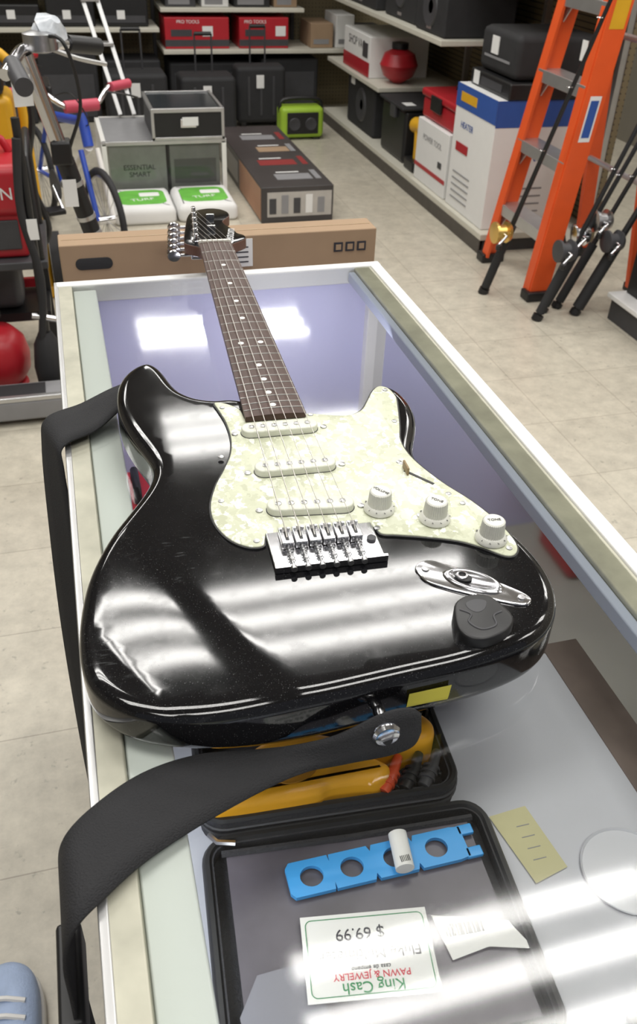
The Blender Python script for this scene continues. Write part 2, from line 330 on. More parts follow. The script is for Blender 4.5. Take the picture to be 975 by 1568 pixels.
mp=N.new("ShaderNodeMapping");mp.inputs["Scale"].default_value=(1,.55,1);mp.inputs["Rotation"].default_value=(0,0,.5);L.new(ad.outputs[2],mp.inputs[0])
vo=N.new("ShaderNodeTexVoronoi");vo.inputs["Scale"].default_value=210;L.new(mp.outputs[0],vo.inputs["Vector"])
wv=N.new("ShaderNodeSeparateColor");L.new(vo.outputs["Color"],wv.inputs[0])
rp=N.new("ShaderNodeValToRGB");e=rp.color_ramp;e.elements[0].color=(.48,.495,.36,1);e.elements[1].color=(.90,.92,.82,1);e.elements[0].position=0;e.elements[1].position=1
x=e.elements.new(.3);x.color=(.55,.57,.43,1);x=e.elements.new(.72);x.color=(.60,.62,.48,1)
L.new(wv.outputs[0],rp.inputs[0]);L.new(rp.outputs[0],b.inputs["Base Color"])
slab("pickguard_ply",offs(PGs,-.0014),.0,.0016,BLK,GT,.0004)
slab("pickguard",PGs,.0003,.0026,pearl,GT,.0009)
for i,(x,y) in enumerate([(-46,212),(-58,127),(-66,62),(-46,6),(34,186),(109,162),(87,16),(93,94),(127,26),(142,-36),(49,6),(117,222)]):
    lathe("pickguard_screw_%d"%i,[(.0026,0),(.0024,.0007),(.001,.0009)],(x/1000,y/1000,.0026),STEEL,GT,12)
def rrect(w,h,r,n=6):
    P=[]
    for cx,cy,a0 in((w-r,h-r,0),(-w+r,h-r,90),(-w+r,-h+r,180),(w-r,-h+r,270)):
        for k in range(n+1):
            g=rr(a0+90*k/n);P.append((cx+r*math.cos(g),cy+r*math.sin(g)))
    return P
cov=M("pickup_cover",(.66,.67,.57),.3)
for nm,(x,y),a in(("neck",(.0,.162),0),("middle",(.002,.098),0),("bridge",(.003,.040),-5)):
    c=Matrix.Rotation(rr(a),3,'Z')
    Q=[(c@Vector((px,py,0))) for px,py in rrect(.035,.0088,.0085)];Q=[(q.x+x,q.y+y) for q in Q]
    slab("pickup_gap_"+nm,offs(Q,-.0007),.0022,.0028,BLK,GT,.0001)
    slab("pickup_"+nm,Q,.0026,.0090,cov,GT,.0015)
    for k in range(6):
        p=c@Vector(((k-2.5)*.0103,0,0));lathe("pole_%s_%d"%(nm,k),[(.0026,0),(.0026,.0006),(.0018,.0009)],(p.x+x,p.y+y,.0090),STEEL,GT,12)
    for s in(-1,1):
        p=c@Vector((s*.041,0,0));lathe("pickup_screw_%s_%d"%(nm,s+1),[(.003,0),(.0028,.0012),(.001,.0015)],(p.x+x,p.y+y,.0026),STEEL,GT,12)
# knobs
KT=M("knob_text",(.12,.12,.12),.6);knobm=M("knob_white",(.68,.68,.62),.35)
for i,(x,y,s) in enumerate([(.057,.029,"VOLUME"),(.097,.009,"TONE"),(.132,-.023,"TONE")]):
    lathe("knob_skirt_%d"%i,[(.0125,0),(.0125,.0015),(.0105,.0045),(.0092,.0055)],(x,y,.0035),knobm,GT,40)
    vv=[];ff=[];sg=72
    for z,sc_ in((.0,.0094),(.0125,.0084)):
        for k in range(sg):
            R_=sc_+(.0004 if k%2 else -.0002);g=2*math.pi*k/sg;vv.append((R_*math.cos(g),R_*math.sin(g),z))
    for k in range(sg):
        R_=.0074;g=2*math.pi*k/sg;vv.append((R_*math.cos(g),R_*math.sin(g),.0134))
    for j in range(2):
        for k in range(sg):ff.append((j*sg+k,j*sg+(k+1)%sg,(j+1)*sg+(k+1)%sg,(j+1)*sg+k))
    ff.append(tuple(range(2*sg,3*sg)))
    mesh("knob_cap_%d"%i,vv,ff,knobm,GT,loc=(x,y,.008))
    text("knob_label_%d"%i,s,.0038,KT,TM((x,y,.0216),rz=rr((-50,-40,-4)[i])),GT)
    for k in range(10):
        g=rr(-150+33*k);text("knob_num_%d_%d"%(i,k),str(k+1),.0028,KT,TM((x+.0112*math.cos(g),y+.0112*math.sin(g),.0072),rz=g-math.pi/2),GT)
# selector
box("switch_slot",(-.0012,-.015,.0026),(.0012,.015,.0031),BLK,GT).matrix_local=TM((.103,.068,.0029),rz=rr(38))
box("switch_lever",(.0935,.072,.0025),(.0955,.086,.010),M("lever_brown",(.25,.17,.08),.4),GT,.0007)
for s,(x,y) in enumerate([(.094,.092),(.12,.041)]):lathe("switch_screw_%d"%s,[(.0026,0),(.0012,.0011)],(x,y,.0026),STEEL,GT,12)
# bridge
box("bridge_plate",(-.038,-.028,.001),(.046,.014,.0035),CHR,GT,.0012)
mesh("bridge_back_flange",[(-.038,-.032,0.0005),(.047,-.032,0.0005),(.047,-.027,0.0005),(-.038,-.027,0.0005),(-.038,-.032,.0060),(.047,-.032,.0060),(.047,-.0295,.0060),(-.038,-.0295,.0060)],[(0,1,2,3),(4,5,6,7),(0,1,5,4),(1,2,6,5),(2,3,7,6),(3,0,4,7)],CHR,GT)
for k in range(6):
    x=(k-2.5)*.0106+.002
    box("saddle_%d"%k,(x-.0049,-.010,.0040),(x+.0049,.010,.0105),CHR,GT,.0012)
    box("saddle_slot_%d"%k,(x-.0014,-.007,.0102),(x+.0014,.004,.0108),BLK,GT,.0003)
    cyl("intonation_screw_%d"%k,(x,-.010,.0066),(x,-.034,.0056),.0012,STEEL,GT,8)
    cyl("screw_head_%d"%k,(x,-.031,.0048),(x,-.0345,.0046),.0024,STEEL,GT,12)
    tube("spring_%d"%k,[(x+.0022*math.cos(a*.9),-.011-.0009*a*.5,.0066+.0022*math.sin(a*.9)) for a in range(38)],.0004,STEEL,GT,5)
    for s in(-1,1):cyl("height_screw_%d_%d"%(k,s+1),(x+s*.003,.006,.010),(x+s*.003,.006,.0122),.0012,STEEL,GT,8)
    box("bridge_screw_%d"%k,(x-.003,.0105,.0034),(x+.003,.0135,.0050),STEEL,GT,.001)
lathe("arm_hole",[(.0035,0),(.0035,.002),(.002,.002)],(.0405,-.008,.0034),DARK,GT,16)
# neck
rose=M("rosewood",(.060,.030,.022),.5,var=.4,vscale=90)
maple=M("maple_neck",(.30,.15,.07),.35,var=.15,vscale=30)
NL=.6575;yb=.181
def half(y):return .0285+(.0212-.0285)*(y-yb)/(NL-yb)
vv=[];ff=[];S_=14
ys=[yb,.24,.30,.45,.6,.645,NL]
for y in ys:
    h=half(y)
    for k in range(S_+1):
        t=-1+2*k/S_;vv.append((h*t,y,.0095-.0012*t*t))
    vv.append((h,y,.0035));vv.append((-h,y,.0035))
W_=S_+3
for i in range(len(ys)-1):
    for k in range(W_):ff.append((i*W_+k,i*W_+(k+1)%W_,(i+1)*W_+(k+1)%W_,(i+1)*W_+k))
ff.append(tuple(range(W_)));ff.append(tuple((len(ys)-1)*W_+k for k in range(W_)))
fb=mesh("fretboard",vv,ff,rose,GT)
vv=[];ff=[];ys=[.19,.25,.275,.3,.5,.64,.665]
for i,y in enumerate(ys):
    h=half(min(y,NL));dp=[.012,.012,.016,.019,.018,.017,.014][i]
    for k in range(13):
        g=math.pi*k/12;vv.append((h*math.cos(g),y,.0036-dp*math.sin(g)**.8))
for i in range(len(ys)-1):
    for k in range(13):ff.append((i*13+k,i*13+(k+1)%13,(i+1)*13+(k+1)%13,(i+1)*13+k))
ff.append(tuple(range(13)));ff.append(tuple(6*13+k for k in range(13)))
mesh("neck_back",vv,ff,maple,GT,smooth=True).modifiers.new("e","EDGE_SPLIT").split_angle=rr(50)
fretm=M("fret_nickel",(.38,.37,.35),.35,1)
for i in range(1,22):
    y=.648*2**(-i/12);h=half(y)
    tube("fret_%d"%i,[(h*t,y,.0095-.0012*t*t) for t in(-1,-.6,-.2,.2,.6,1)],.0007,fretm,GT,6)
dotm=M("dot_pearl",(.85,.86,.8),.3)
for q_ in(3,5,7,9,12,15,17,19,21):
    y=.648*(2**(-(q_)/12)+2**(-(q_-1)/12))/2
    for x in ((-.0105,.0105) if q_==12 else (0,)):
        lathe("inlay_%d_%d"%(q_,int(x*1e4)),[(.0031,0),(.0031,.0005),(.001,.0006)],(x,y,.0092-.0012*(x/.025)**2),dotm,GT,16)
box("nut",(-.0215,.648,.003),(.0215,.652,.0115),M("nut_bone",(.8,.78,.7),.4),GT,.0006)
HS=[(-21,0),(-22,8),(-30,15),(-38,24),(-39,34),(-35,70),(-30,105),(-25,135),(-18,155),(-4,168),(12,173),(27,168),(37,154),(38,138),(32,125),(25,112),(27,95),(33,80),(37,66),(40,56),(47,48),(48,36),(40,26),(29,17),(22,8),(21,0)]
hp=[(p.x/1000,.655+p.y/1000) for p in cat([(a,b_,0) for a,b_ in HS],5,False)]
slab("headstock",hp,-.016,-.0025,M("headstock_wood",(.10,.045,.03),.4,var=.2),GT,.001)
slab("headstock_face",offs(hp,.0008),-.0026,-.0018,bodym,GT,.0003)
text("headstock_logo","Custom",.020,M("logo_silver",(.6,.6,.6),.4),TM((.026,.70,-.0016),rz=rr(80)),GT,.0001)
strm=M("string_steel",(.45,.43,.4),.35,1)
for k in range(6):
    x0=(k-2.5)*.0106+.002;x1=(k-2.5)*.0070
    py=.655+.030+.0235*k;px=-.026+.0018*k+.003
    tube("string_%d"%(k+1),[(x0,-.004,.0110),(x0,.002,.0130),(x1,.649,.0119),(px+.003,py,.004)],.00052-.00005*k,strm,GT,6)
    lathe("tuner_post_%d"%k,[(.0052,0),(.0052,.001),(.003,.0015),(.003,.010),(.0036,.0105),(.003,.011)],(px,py,-.0018),CHR,GT,18)
    ex=-.037+.0019*k
    cyl("tuner_shaft_%d"%k,(ex+.008,py,-.021),(ex-.012,py,-.021),.0022,CHR,GT,10)
    box("tuner_gearbox_%d"%k,(px-.008,py-.007,-.026),(px+.008,py+.007,-.016),CHR,GT,.002)
    kb=lathe("tuner_key_%d"%k,[(.002,-.0035),(.0075,-.003),(.0085,0),(.0075,.003),(.002,.0035)],(ex-.017,py,-.021),CHR,GT,20,'Y');kb.scale=(1.15,1,1)
for x,y in((.004,.73),(.008,.78)):box("string_tree_%d"%int(y*100),(x-.006,y-.002,-.0018),(x+.006,y+.002,.005),CHR,GT,.0008)
# jack plate
JP=[(64,-46),(69,-39),(79,-38),(96,-50),(116,-67),(132,-83),(136,-92),(129,-97),(116,-92),(99,-82),(80,-70),(68,-60)]
jp=[(p.x/1000,p.y/1000) for p in cat([(a,b_,0) for a,b_ in JP],5,True)]
slab("jack_plate",jp,-.0008,.002,CHR,GT,.0012)
jr=math.atan2(-42,58)
def ell(a,b_,n=28):return [(a*math.cos(2*math.pi*k/n),b_*math.sin(2*math.pi*k/n)) for k in range(n)]
vv=[];ff=[];RN=[(.023,.0115,.0012,0),(.021,.0105,.0030,0),(.019,.0092,.0034,0),(.0165,.0080,.0028,0),(.012,.006,.0018,-.003),(.006,.004,.0013,-.006)]
for a,b_,z,dx in RN:
    for x,y in ell(a,b_):vv.append((x+dx,y,z))
for i in range(len(RN)-1):
    for k in range(28):ff.append((i*28+k,i*28+(k+1)%28,(i+1)*28+(k+1)%28,(i+1)*28+k))
ff.append(tuple((len(RN)-1)*28+k for k in range(28)))
jc=mesh("jack_cup",[(x,y,z) for x,y,z in vv],ff,M("chrome_cup",(.45,.45,.47),.18,1),GT,smooth=True);jc.location=(.101,-.067,.0008);jc.rotation_euler=(0,0,jr)
slab("jack_gap",ell(.0062,.0042),.0018,.0028,BLK,GT,.0003).matrix_local=TM((.0955,-.0625,.0008),rz=jr)  # black ellipse laid in the cup beneath the jack nut
lathe("jack_nut",[(.0042,0),(.0042,.0018),(.0028,.0022),(.0026,.0006),(.001,.0005)],(.0945,-.0612,.0030),STEEL,GT,18)
for i,(x,y) in enumerate([(.071,-.048),(.129,-.090)]):lathe("jack_screw_%d"%i,[(.003,0),(.0026,.0012),(.001,.0014)],(x,y,.002),STEEL,GT,12)
# pick holder
PH=[(78,-92),(90,-86),(103,-89),(110,-101),(112,-114),(105,-123),(95,-128),(84,-130),(75,-126),(71,-117),(73,-104)]
ph=[(p.x/1000,p.y/1000) for p in cat([(a,b_,0) for a,b_ in PH],5,True)]
slab("pick_holder",ph,0,.0085,BLK,GT,.002)
tube("pick_holder_groove",[(.078,-.100,.0084),(.084,-.106,.0085),(.080,-.113,.0085),(.086,-.121,.0085),(.097,-.119,.0085),(.099,-.110,.0085),(.106,-.107,.0084)],.0008,DARK,GT,8,6)
slab("pick_holder_recess",[(p.x/1000,p.y/1000) for p in cat([(84,-95,0),(92,-92,0),(99,-95,0),(96,-102,0),(90,-105,0),(85,-102,0)],5,True)],.0080,.0088,DARK,GT,.0004)
# strap buttons + strap
lathe("strap_button_end",[(.004,.006),(.0045,0),(.003,-.006),(.0075,-.012),(.0078,-.0135),(.005,-.0155)],(.0095,-.151,-.026),CHR,GT,20,'Y')
lathe("strap_button_horn",[(.0075,.010),(.0078,.008),(.003,.004),(.004,-.002)],(-.106,.326,-.024),CHR,GT,20,'Y')
mesh("price_sticker",[(.030,-.1462,-.016),(.060,-.1437,-.016),(.060,-.1422,-.029),(.030,-.1447,-.029),(.060,-.1405,-.036),(.030,-.1430,-.036)],[(0,1,2,3),(3,2,4,5)],STICK,GT)
ST=E("guitar_strap")
web=M("strap_webbing",(.016,.016,.018),.85,bump=.5,bscale=900,var=.2)
V=Vector
ribbon("strap_lower",[
(V((.026,-.160,.979)),V((.026,-.164,.966))),(V((.018,-.1605,.986)),V((.020,-.168,.958))),(V((.0,-.1605,.986)),V((.004,-.170,.956))),
(V((-.034,-.160,.972)),V((-.026,-.168,.9535))),(V((-.0736,-.148,.958)),V((-.0626,-.170,.9535))),
(V((-.1166,-.142,.957)),V((-.112,-.186,.954))),(V((-.1528,-.148,.957)),V((-.1536,-.205,.955))),(V((-.1835,-.166,.958)),V((-.180,-.224,.957))),
(V((-.200,-.180,.954)),V((-.197,-.235,.952))),(V((-.206,-.184,.93)),V((-.206,-.238,.925))),(V((-.207,-.184,.88)),V((-.208,-.238,.88))),(V((-.211,-.180,.78)),V((-.211,-.235,.78))),(V((-.215,-.15,.62)),V((-.215,-.20,.60))),(V((-.22,-.06,.47)),V((-.225,-.08,.43))),(V((-.22,.03,.43)),V((-.22,.03,.38))),(V((-.212,.12,.48)),V((-.215,.14,.43))),(V((-.195,.17,.6)),V((-.220,.215,.58))),(V((-.188,.19,.75)),V((-.218,.235,.74))),(V((-.187,.215,.86)),V((-.213,.262,.86))),(V((-.189,.240,.935)),V((-.208,.293,.935))),(V((-.186,.250,.957)),V((-.200,.305,.959))),(V((-.155,.268,.960)),V((-.165,.322,.962))),(V((-.134,.290,.963)),V((-.132,.334,.970))),(V((-.105,.326,.968)),V((-.098,.346,.974)))],.0022,web,ST)
lathe("strap_grommet",[(.006,.0),(.008,.001),(.0095,0),(.008,-.002),(.006,-.001)],(.0015,-.1665,.972),CHR,ST,20,'Y')
box("strap_slider",(-.219,-.242,.83),(-.203,-.176,.86),BLK,ST,.003)
# ------------------------------------------------------------------ items in the counter
MC=E("multimeter_case",(-.0185,-.155,.8615),(0,0,rr(-4.3)))
cse=M("case_fabric",(.03,.03,.035),.7,bump=.4,bscale=500);zip_=M("zipper",(.012,.012,.013),.5)
def tray(name,x0,x1,y0,y1,h,par):
    P=[(p[0]+(x0+x1)/2,p[1]+(y0+y1)/2) for p in rrect((x1-x0)/2,(y1-y0)/2,.018)]
    n=len(P);I=offs(P,.006);v=[];f=[]
    for Q,z in((P,0),(P,h),(I,h),(I,.003)):v+=[(q[0],q[1],z) for q in Q]
    for i in range(3):
        for k in range(n):f.append((i*n+k,i*n+(k+1)%n,(i+1)*n+(k+1)%n,(i+1)*n+k))
    f.append(tuple(range(n)));f.append(tuple(3*n+k for k in range(n)))
    mesh(name,v,f,cse,par)
    tube(name+"_zipper",[(q[0],q[1],h) for q in offs(P,.002)],.0028,zip_,par,6,0,True)
    for s_ in(0,1):tube(name+"_piping_%d"%s_,[(q[0],q[1],h*.45+.006*s_) for q in offs(P,-.0005)],.0012,DARK,par,5,0,True)
tray("case_bottom",-.100,.088,.002,.10,.024,MC)
tray("case_lid",-.100,.101,-.165,-.002,.014,MC)
mesh("lid_pocket",[(-.085,-.150,.0115),(.088,-.150,.0115),(.086,-.014,.0115),(-.085,-.014,.0115)],[(0,1,2,3)],M("pocket_mesh",(.11,.10,.12),.35,var=.5,vscale=25),MC)
tube("pocket_hem",[(-.088,-.014,.0125),(0,-.016,.0125),(.09,-.015,.0125)],.0025,cse,MC,6)
tube("zipper_pull",[(-.095,.0,.016),(-.09,-.008,.018),(-.078,-.010,.017)],.002,STEEL,MC,6)
bl=E("blue_plate_mount",(.0175,-.039,.0135),(0,0,rr(4)));bl.parent=MC;bl.scale=(1.16,1.08,1)
def plate_holes(name,mat,par):
    cx=[-.042,-.018,.008,.034];v=[];f=[];h=.0035
    sg=24
    xs=[-.056,-.030,-.005,.021,.052];yt=.0115
    for j,c in enumerate(cx):
        a,b_=xs[j],xs[j+1];ring=[];out=[]
        for k in range(sg):
            g=2*math.pi*k/sg;dx,dy=math.cos(g),math.sin(g);ring.append((c+.0068*dx,.0068*dy))
            t=min(((b_-c)/dx if dx>1e-6 else (a-c)/dx if dx<-1e-6 else 9),(yt/abs(dy) if abs(dy)>1e-6 else 9));out.append((c+dx*t,dy*t))
        o=len(v)
        for z in(0,h):v+=[(x,y,z) for x,y in ring];v+=[(x,y,z) for x,y in out]
        for k in range(sg):
            q=(k+1)%sg
            f.append((o+k,o+q,o+sg+q,o+sg+k));f.append((o+2*sg+k,o+2*sg+q,o+3*sg+q,o+3*sg+k))
            f.append((o+k,o+q,o+2*sg+q,o+2*sg+k));f.append((o+sg+k,o+sg+q,o+3*sg+q,o+3*sg+k))
    mesh(name,v,f,mat,par)
plate_holes("blue_plate",CYAN,bl)
for k,x in enumerate((.050,.050)):box("plate_prong_%d"%k,(x,(-.0115,.0045)[k],0),(x+.010,(-.0045,.0115)[k],.0035),CYAN,bl,.0008)
cyl("barcode_roll",(.010,-.012,.009),(.013,.012,.009),.0055,PAPER,bl)
for k in range(6):box("barcode_%d"%k,(.0082+.001*k,-.010,.0143),(.0086+.001*k,-.006,.0146),BLK,bl)
mesh("paper_booklet",[(.040,-.080,.0135),(.088,-.092,.0135),(.098,-.112,.0135),(.07,-.106,.0140),(.045,-.11,.0135)],[(0,1,2,3,4)],PAPER,MC)
for k in range(14):box("booklet_barcode_%d"%k,(.046+.0018*k,-.096,.0142),(.0468+.0018*k+.0005*(k%3),-.088,.0145),BLK,MC)
mesh("manual_sheet",[(-.088,-.12,.013),(-.075,-.098,.0135),(-.045,-.095,.0135),(-.03,-.15,.0132),(-.085,-.155,.013)],[(0,1,2,3,4)],M("grey_card",(.20,.20,.23),.5),MC)
MT=E("multimeter_body",(0,0,.004));MT.parent=MC
ho=[(-92,8),(-90,26),(-66,46),(-36,60),(0,54),(22,34),(37,20),(28,9),(10,10),(-8,10),(-20,6),(-50,5),(-80,5)]
slab("holster",[(p.x/1000,p.y/1000) for p in cat([(a,b_,0) for a,b_ in ho],5,True)],.0,.036,YEL,MT,.008,5)
slab("holster_stand",[(p.x/1000,p.y/1000) for p in cat([(-4,50,0),(30,64,0),(66,66,0),(78,58,0),(79,46,0),(70,37,0),(48,36,0),(30,40,0),(10,38,0)],5,True)],.0,.035,YEL,MT,.008,4)
slab("holster_recess",ell(.016,.009),.0355,.0365,M("holster_dark",(.40,.18,.01),.6),MT,.0004).matrix_local=TM((-.030,.024,0),rz=.3)
for i,(x,m_) in enumerate([(.040,M("probe_red",(.55,.07,.02),.4)),(.056,BLK),(.070,DARK)]):
    tube("probe_%d"%i,[(x-.010,.008,.020),(x,.020,.024),(x+.008,.034,.022)],[.005,.0035],m_,MT,10)
    for j in range(3):
        p=V((x-.007+.003*j,.012+.004*j,.0215));cyl("probe_collar_%d_%d"%(i,j),p,p+V((.001,.0018,.0003)),.0064,m_,MT,14)
for i in range(7):box("foam_rib_%d"%i,(.080-.005*i,.070,.005),(.082-.005*i,.092,.026),DARK,MT)
tube("meter_cable",[(.07,.02,.01),(.05,.012,.014),(.04,.02,.015),(.06,.03,.014),(.078,.02,.014)],.0018,BLK,MT,8,8)
# price card (upside-down to the viewer, lying on the case lid)
PC=E("price_card",(-.0315,-.2527,.8775),(0,0,rr(180-9)));PC.scale=(.94,.94,1)
box("card",(-.043,-.028,0),(.043,.028,.0006),PAPER,PC)
grn=M("print_green",(.03,.25,.09),.6);prd=M("print_red",(.6,.05,.08),.6);ink=M("ink",(.02,.02,.03),.6)
tube("card_border",[(x,y,.0008) for x,y in offs(rrect(.041,.026,.005),.001)],.0003,grn,PC,4,0,True)
text("card_title","King Cash",.010,grn,TM((0,.0205,.0008)),PC);text("card_sub","PAWN & JEWELRY",.0062,prd,TM((0,.0133,.0008)),PC)
text("card_line","casa de empeno",.004,ink,TM((0,.0088,.0008)),PC)
text("card_item","Fluke Multimeter",.0098,ink,TM((-.001,-.0005,.0008)),PC);text("card_price","$ 69.99",.0110,ink,TM((.004,-.014,.0008)),PC)
s=E("yellow_note",(0,0,0));mesh("note",[(.088,-.172,.8612),(.118,-.170,.8612),(.125,-.222,.8612),(.098,-.228,.8612)],[(0,1,2,3)],M("pale_note",(.54,.51,.30),.6,var=.1),s)
for k in range(4):box("note_line_%d"%k,(.104,-.185-.009*k,.8613),(.114,-.1843-.009*k,.8614),GREY,s)
rg=E("clear_plastic_ring",(.165,-.235,.8605));clearp=M("clear_plastic",(.60,.61,.66),.15,spec=.6)
lathe("ring",[(.0315,0),(.0325,.0005),(.033,.002),(.0325,.0025),(.032,.002),(.0312,.0008)],(0,0,0),clearp,rg,40)
tr_=E("ring_tray",(.13,-.335,.8605));box("tray",(-.02,-.015,0),(.02,.015,.006),GREY,tr_,.002)
tube("ring_band",[(.008*math.cos(a),0,.013+.008*math.sin(a)) for a in [2*math.pi*k/24 for k in range(24)]],.0012,CHR,tr_,8,0,True)
# ------------------------------------------------------------------ carton behind counter
CT=E("cardboard_carton");
box("carton_body",(-.175,.85,0),(.335,.905,.945),KRAFT,CT,.002)
box("tape_seam",(-.17,.8745,.9445),(.33,.8765,.9456),M("tape",(.40,.29,.18),.3),CT)
slab("hand_hole",[(x*1,y*1) for x,y in rrect(.028,.009,.0085)],0,.002,BLKM,CT,.0005).matrix_local=TM((-.125,.8505,.915),rx=rr(90))
box("shipping_label",(.085,.8485,.895),(.125,.8499,.94),PAPER,CT)
for i in range(4):box("label_line_%d"%i,(.09,.848,.902+.008*i),(.118,.8485,.904+.008*i),ink,CT)
for i in range(3):box("handling_icon_%d"%i,(.262+.02*i,.8485,.91),(.277+.02*i,.8499,.925),ink,CT);box("icon_in_%d"%i,(.265+.02*i,.848,.913),(.274+.02*i,.8486,.922),KRAFT,CT)
text("carton_text","FLAT PANEL",.012,ink,FY(.02,.8488,.925),CT)
# ------------------------------------------------------------------ right shelving
SH=E("shelving_unit");YS=3.15;YE=5.88
box("base_kick",(1.70,YS+.02,0),(2.25,YE,.06),DARK,SH);box("base_deck",(1.675,YS,.06),(2.25,YE,.09),CREAM,SH,.004)
box("base_scuff",(1.672,YS,.0),(1.678,YE,.06),M("kick_dark",(.08,.07,.06),.6,var=.3),SH)
box("back_board",(2.25,YS,0),(2.28,YE,2.1),peg,SH)
box("shelf_1",(1.69,4.78,.39),(2.25,YE,.415),CREAM,SH,.003);box("shelf_2",(1.69,3.9,.76),(2.25,YE,.785),CREAM,SH,.003)
box("shelf_3",(1.75,YS,1.15),(2.25,YE,1.175),CREAM,SH,.003)
for y in(3.17,3.9,4.78,5.7):box("upright_%d"%int(y*10),(2.22,y-.015,0),(2.25,y+.015,2.1),ALU,SH)
def item(name,a,b,mat,bevel=.008):
    e=E(name);box("shell",a,b,mat,e,bevel);return e
e=item("black_storage_bin",(1.72,4.37,.091),(2.15,4.77,.37),BLK,.02);box("bin_lid",(1.70,4.36,.371),(2.17,4.775,.388),BLKM,e,.006);box("bin_latch",(1.70,4.5,.31),(1.72,4.58,.385),DARK,e,.004);box("tag",(1.74,4.42,.3885),(1.80,4.5,.3895),PAPER,e)
e=item("black_speaker",(1.73,4.95,.091),(2.1,5.5,.385),BLKM,.015);lathe("cone",[(.10,0),(.09,-.01),(.03,-.0)],(1.73,5.2,.24),DARK,e,24,'X');box("tag",(1.725,5.35,.33),(1.7295,5.42,.37),PAPER,e)
e=E("yellow_drill_kit");box("battery_base",(1.71,4.17,.091),(1.83,4.32,.15),BLK,e,.01)
tube("tool_handle",[(1.77,4.25,.14),(1.77,4.25,.22),(1.77,4.26,.30)],.03,YEL2,e,12,4);tube("tool_barrel",[(1.77,4.17,.31),(1.77,4.24,.32),(1.77,4.32,.31)],[.03,.042],YEL2,e,14);cyl("chuck",(1.77,4.135,.31),(1.77,4.17,.31),.02,BLK,e)
e=item("white_red_carton",(1.70,3.69,.091),(2.1,4.12,.40),PAPER,.004);box("red_stripe",(1.698,3.69,.16),(1.6995,4.12,.18),RED,e);text("brand_text","POWER TOOL",.04,GREY,FX(1.699,3.9,.32),e);box("label",(1.698,3.75,.22),(1.6995,3.80,.25),DARK,e)
e=item("red_toolbox",(1.72,3.68,.401),(2.02,4.13,.50),RED,.015);box("toolbox_lid",(1.71,3.67,.502),(2.03,4.14,.54),RED,e,.012);tube("toolbox_handle",[(1.87,3.8,.54),(1.87,3.82,.575),(1.87,4.02,.575),(1.87,4.04,.54)],.01,BLK,e,8);box("toolbox_latch",(1.70,3.85,.46),(1.715,3.98,.53),BLK,e,.003)
e=item("heater_carton",(1.70,3.21,.091),(2.12,3.655,.65),PAPER,.004)
box("blue_top_band",(1.698,3.21,.55),(1.6995,3.655,.65),BLUE,e);box("yellow_wedge",(1.697,3.42,.58),(1.698,3.6,.62),YEL2,e)
box("red_panel",(1.697,3.46,.36),(1.6985,3.60,.40),RED,e);box("blue_panel",(1.70,3.2085,.54),(2.12,3.2099,.65),BLUE,e)
text("box_text","HEATER",.04,BLUE,FX(1.698,3.5,.48),e);text("box_text_b","AIR",.09,BLUE,FY(1.86,3.2095,.42),e)
for i in range(5):box("spec_line_%d"%i,(1.697,3.40,.14+.03*i),(1.6985,3.6,.145+.03*i),GREY,e);box("spec_dot_%d"%i,(1.80,3.2085,.13+.035*i),(1.98,3.2095,.137+.035*i),GREY,e)
e=item("black_receiver",(1.74,3.2,.651),(2.1,3.62,.72),BLK,.01);box("display",(1.7385,3.28,.67),(1.7405,3.5,.70),DARK,e);box("tag",(1.7375,3.52,.66),(1.7395,3.58,.715),PAPER,e)
e=item("black_printer",(1.76,3.22,.721),(2.15,3.6,.90),BLKM,.03);box("paper_slot",(1.758,3.28,.78),(1.762,3.54,.79),GREY,e);box("tag",(1.755,3.40,.80),(1.7585,3.47,.87),PAPER,e)
e=item("white_red_carton",(1.72,5.06,.416),(2.1,5.6,.64),PAPER,.004);box("red_swoosh",(1.718,5.06,.42),(1.7195,5.6,.50),RED,e);text("t","SHOP VAC",.07,DARK,FX(1.719,5.33,.58),e);box("print",(1.718,5.1,.52),(1.7195,5.2,.6),DARK,e)
e=E("red_ball_lamp");lathe("globe",[(.03,0),(.09,.04),(.115,.10),(.09,.16),(.03,.19)],(1.86,4.92,.416),RED,e,28);lathe("globe_cap",[(.05,0),(.05,.03),(.02,.035)],(1.86,4.92,.602),BLK,e)
for i,(a,b_) in enumerate([((1.72,3.95,.786),(2.1,4.35,1.02)),((1.74,4.4,.786),(2.15,4.9,1.08)),((1.72,5.0,.786),(2.15,5.6,1.06))]):
    e=item("black_speaker",a,b_,BLKM,.012);yc=(a[1]+b_[1])/2;zc=(a[2]+b_[2])/2;lathe("woofer",[(.09,0),(.085,-.008),(.03,.0)],(a[0],yc,zc),DARK,e,24,'X');box("badge",(a[0]-.002,yc-.03,a[2]+.02),(a[0],yc+.03,a[2]+.035),ALU,e)
for i in range(4):
    y=3.2+i*.6;e=item("dark_equipment_case",(1.85,y,1.176),(2.2,y+.5,1.376+.05*(i%2)),BLK,.02);tube("grip",[(1.84,y+.15,1.25),(1.82,y+.17,1.27),(1.82,y+.33,1.27),(1.84,y+.35,1.25)],.01,DARK,e,8)
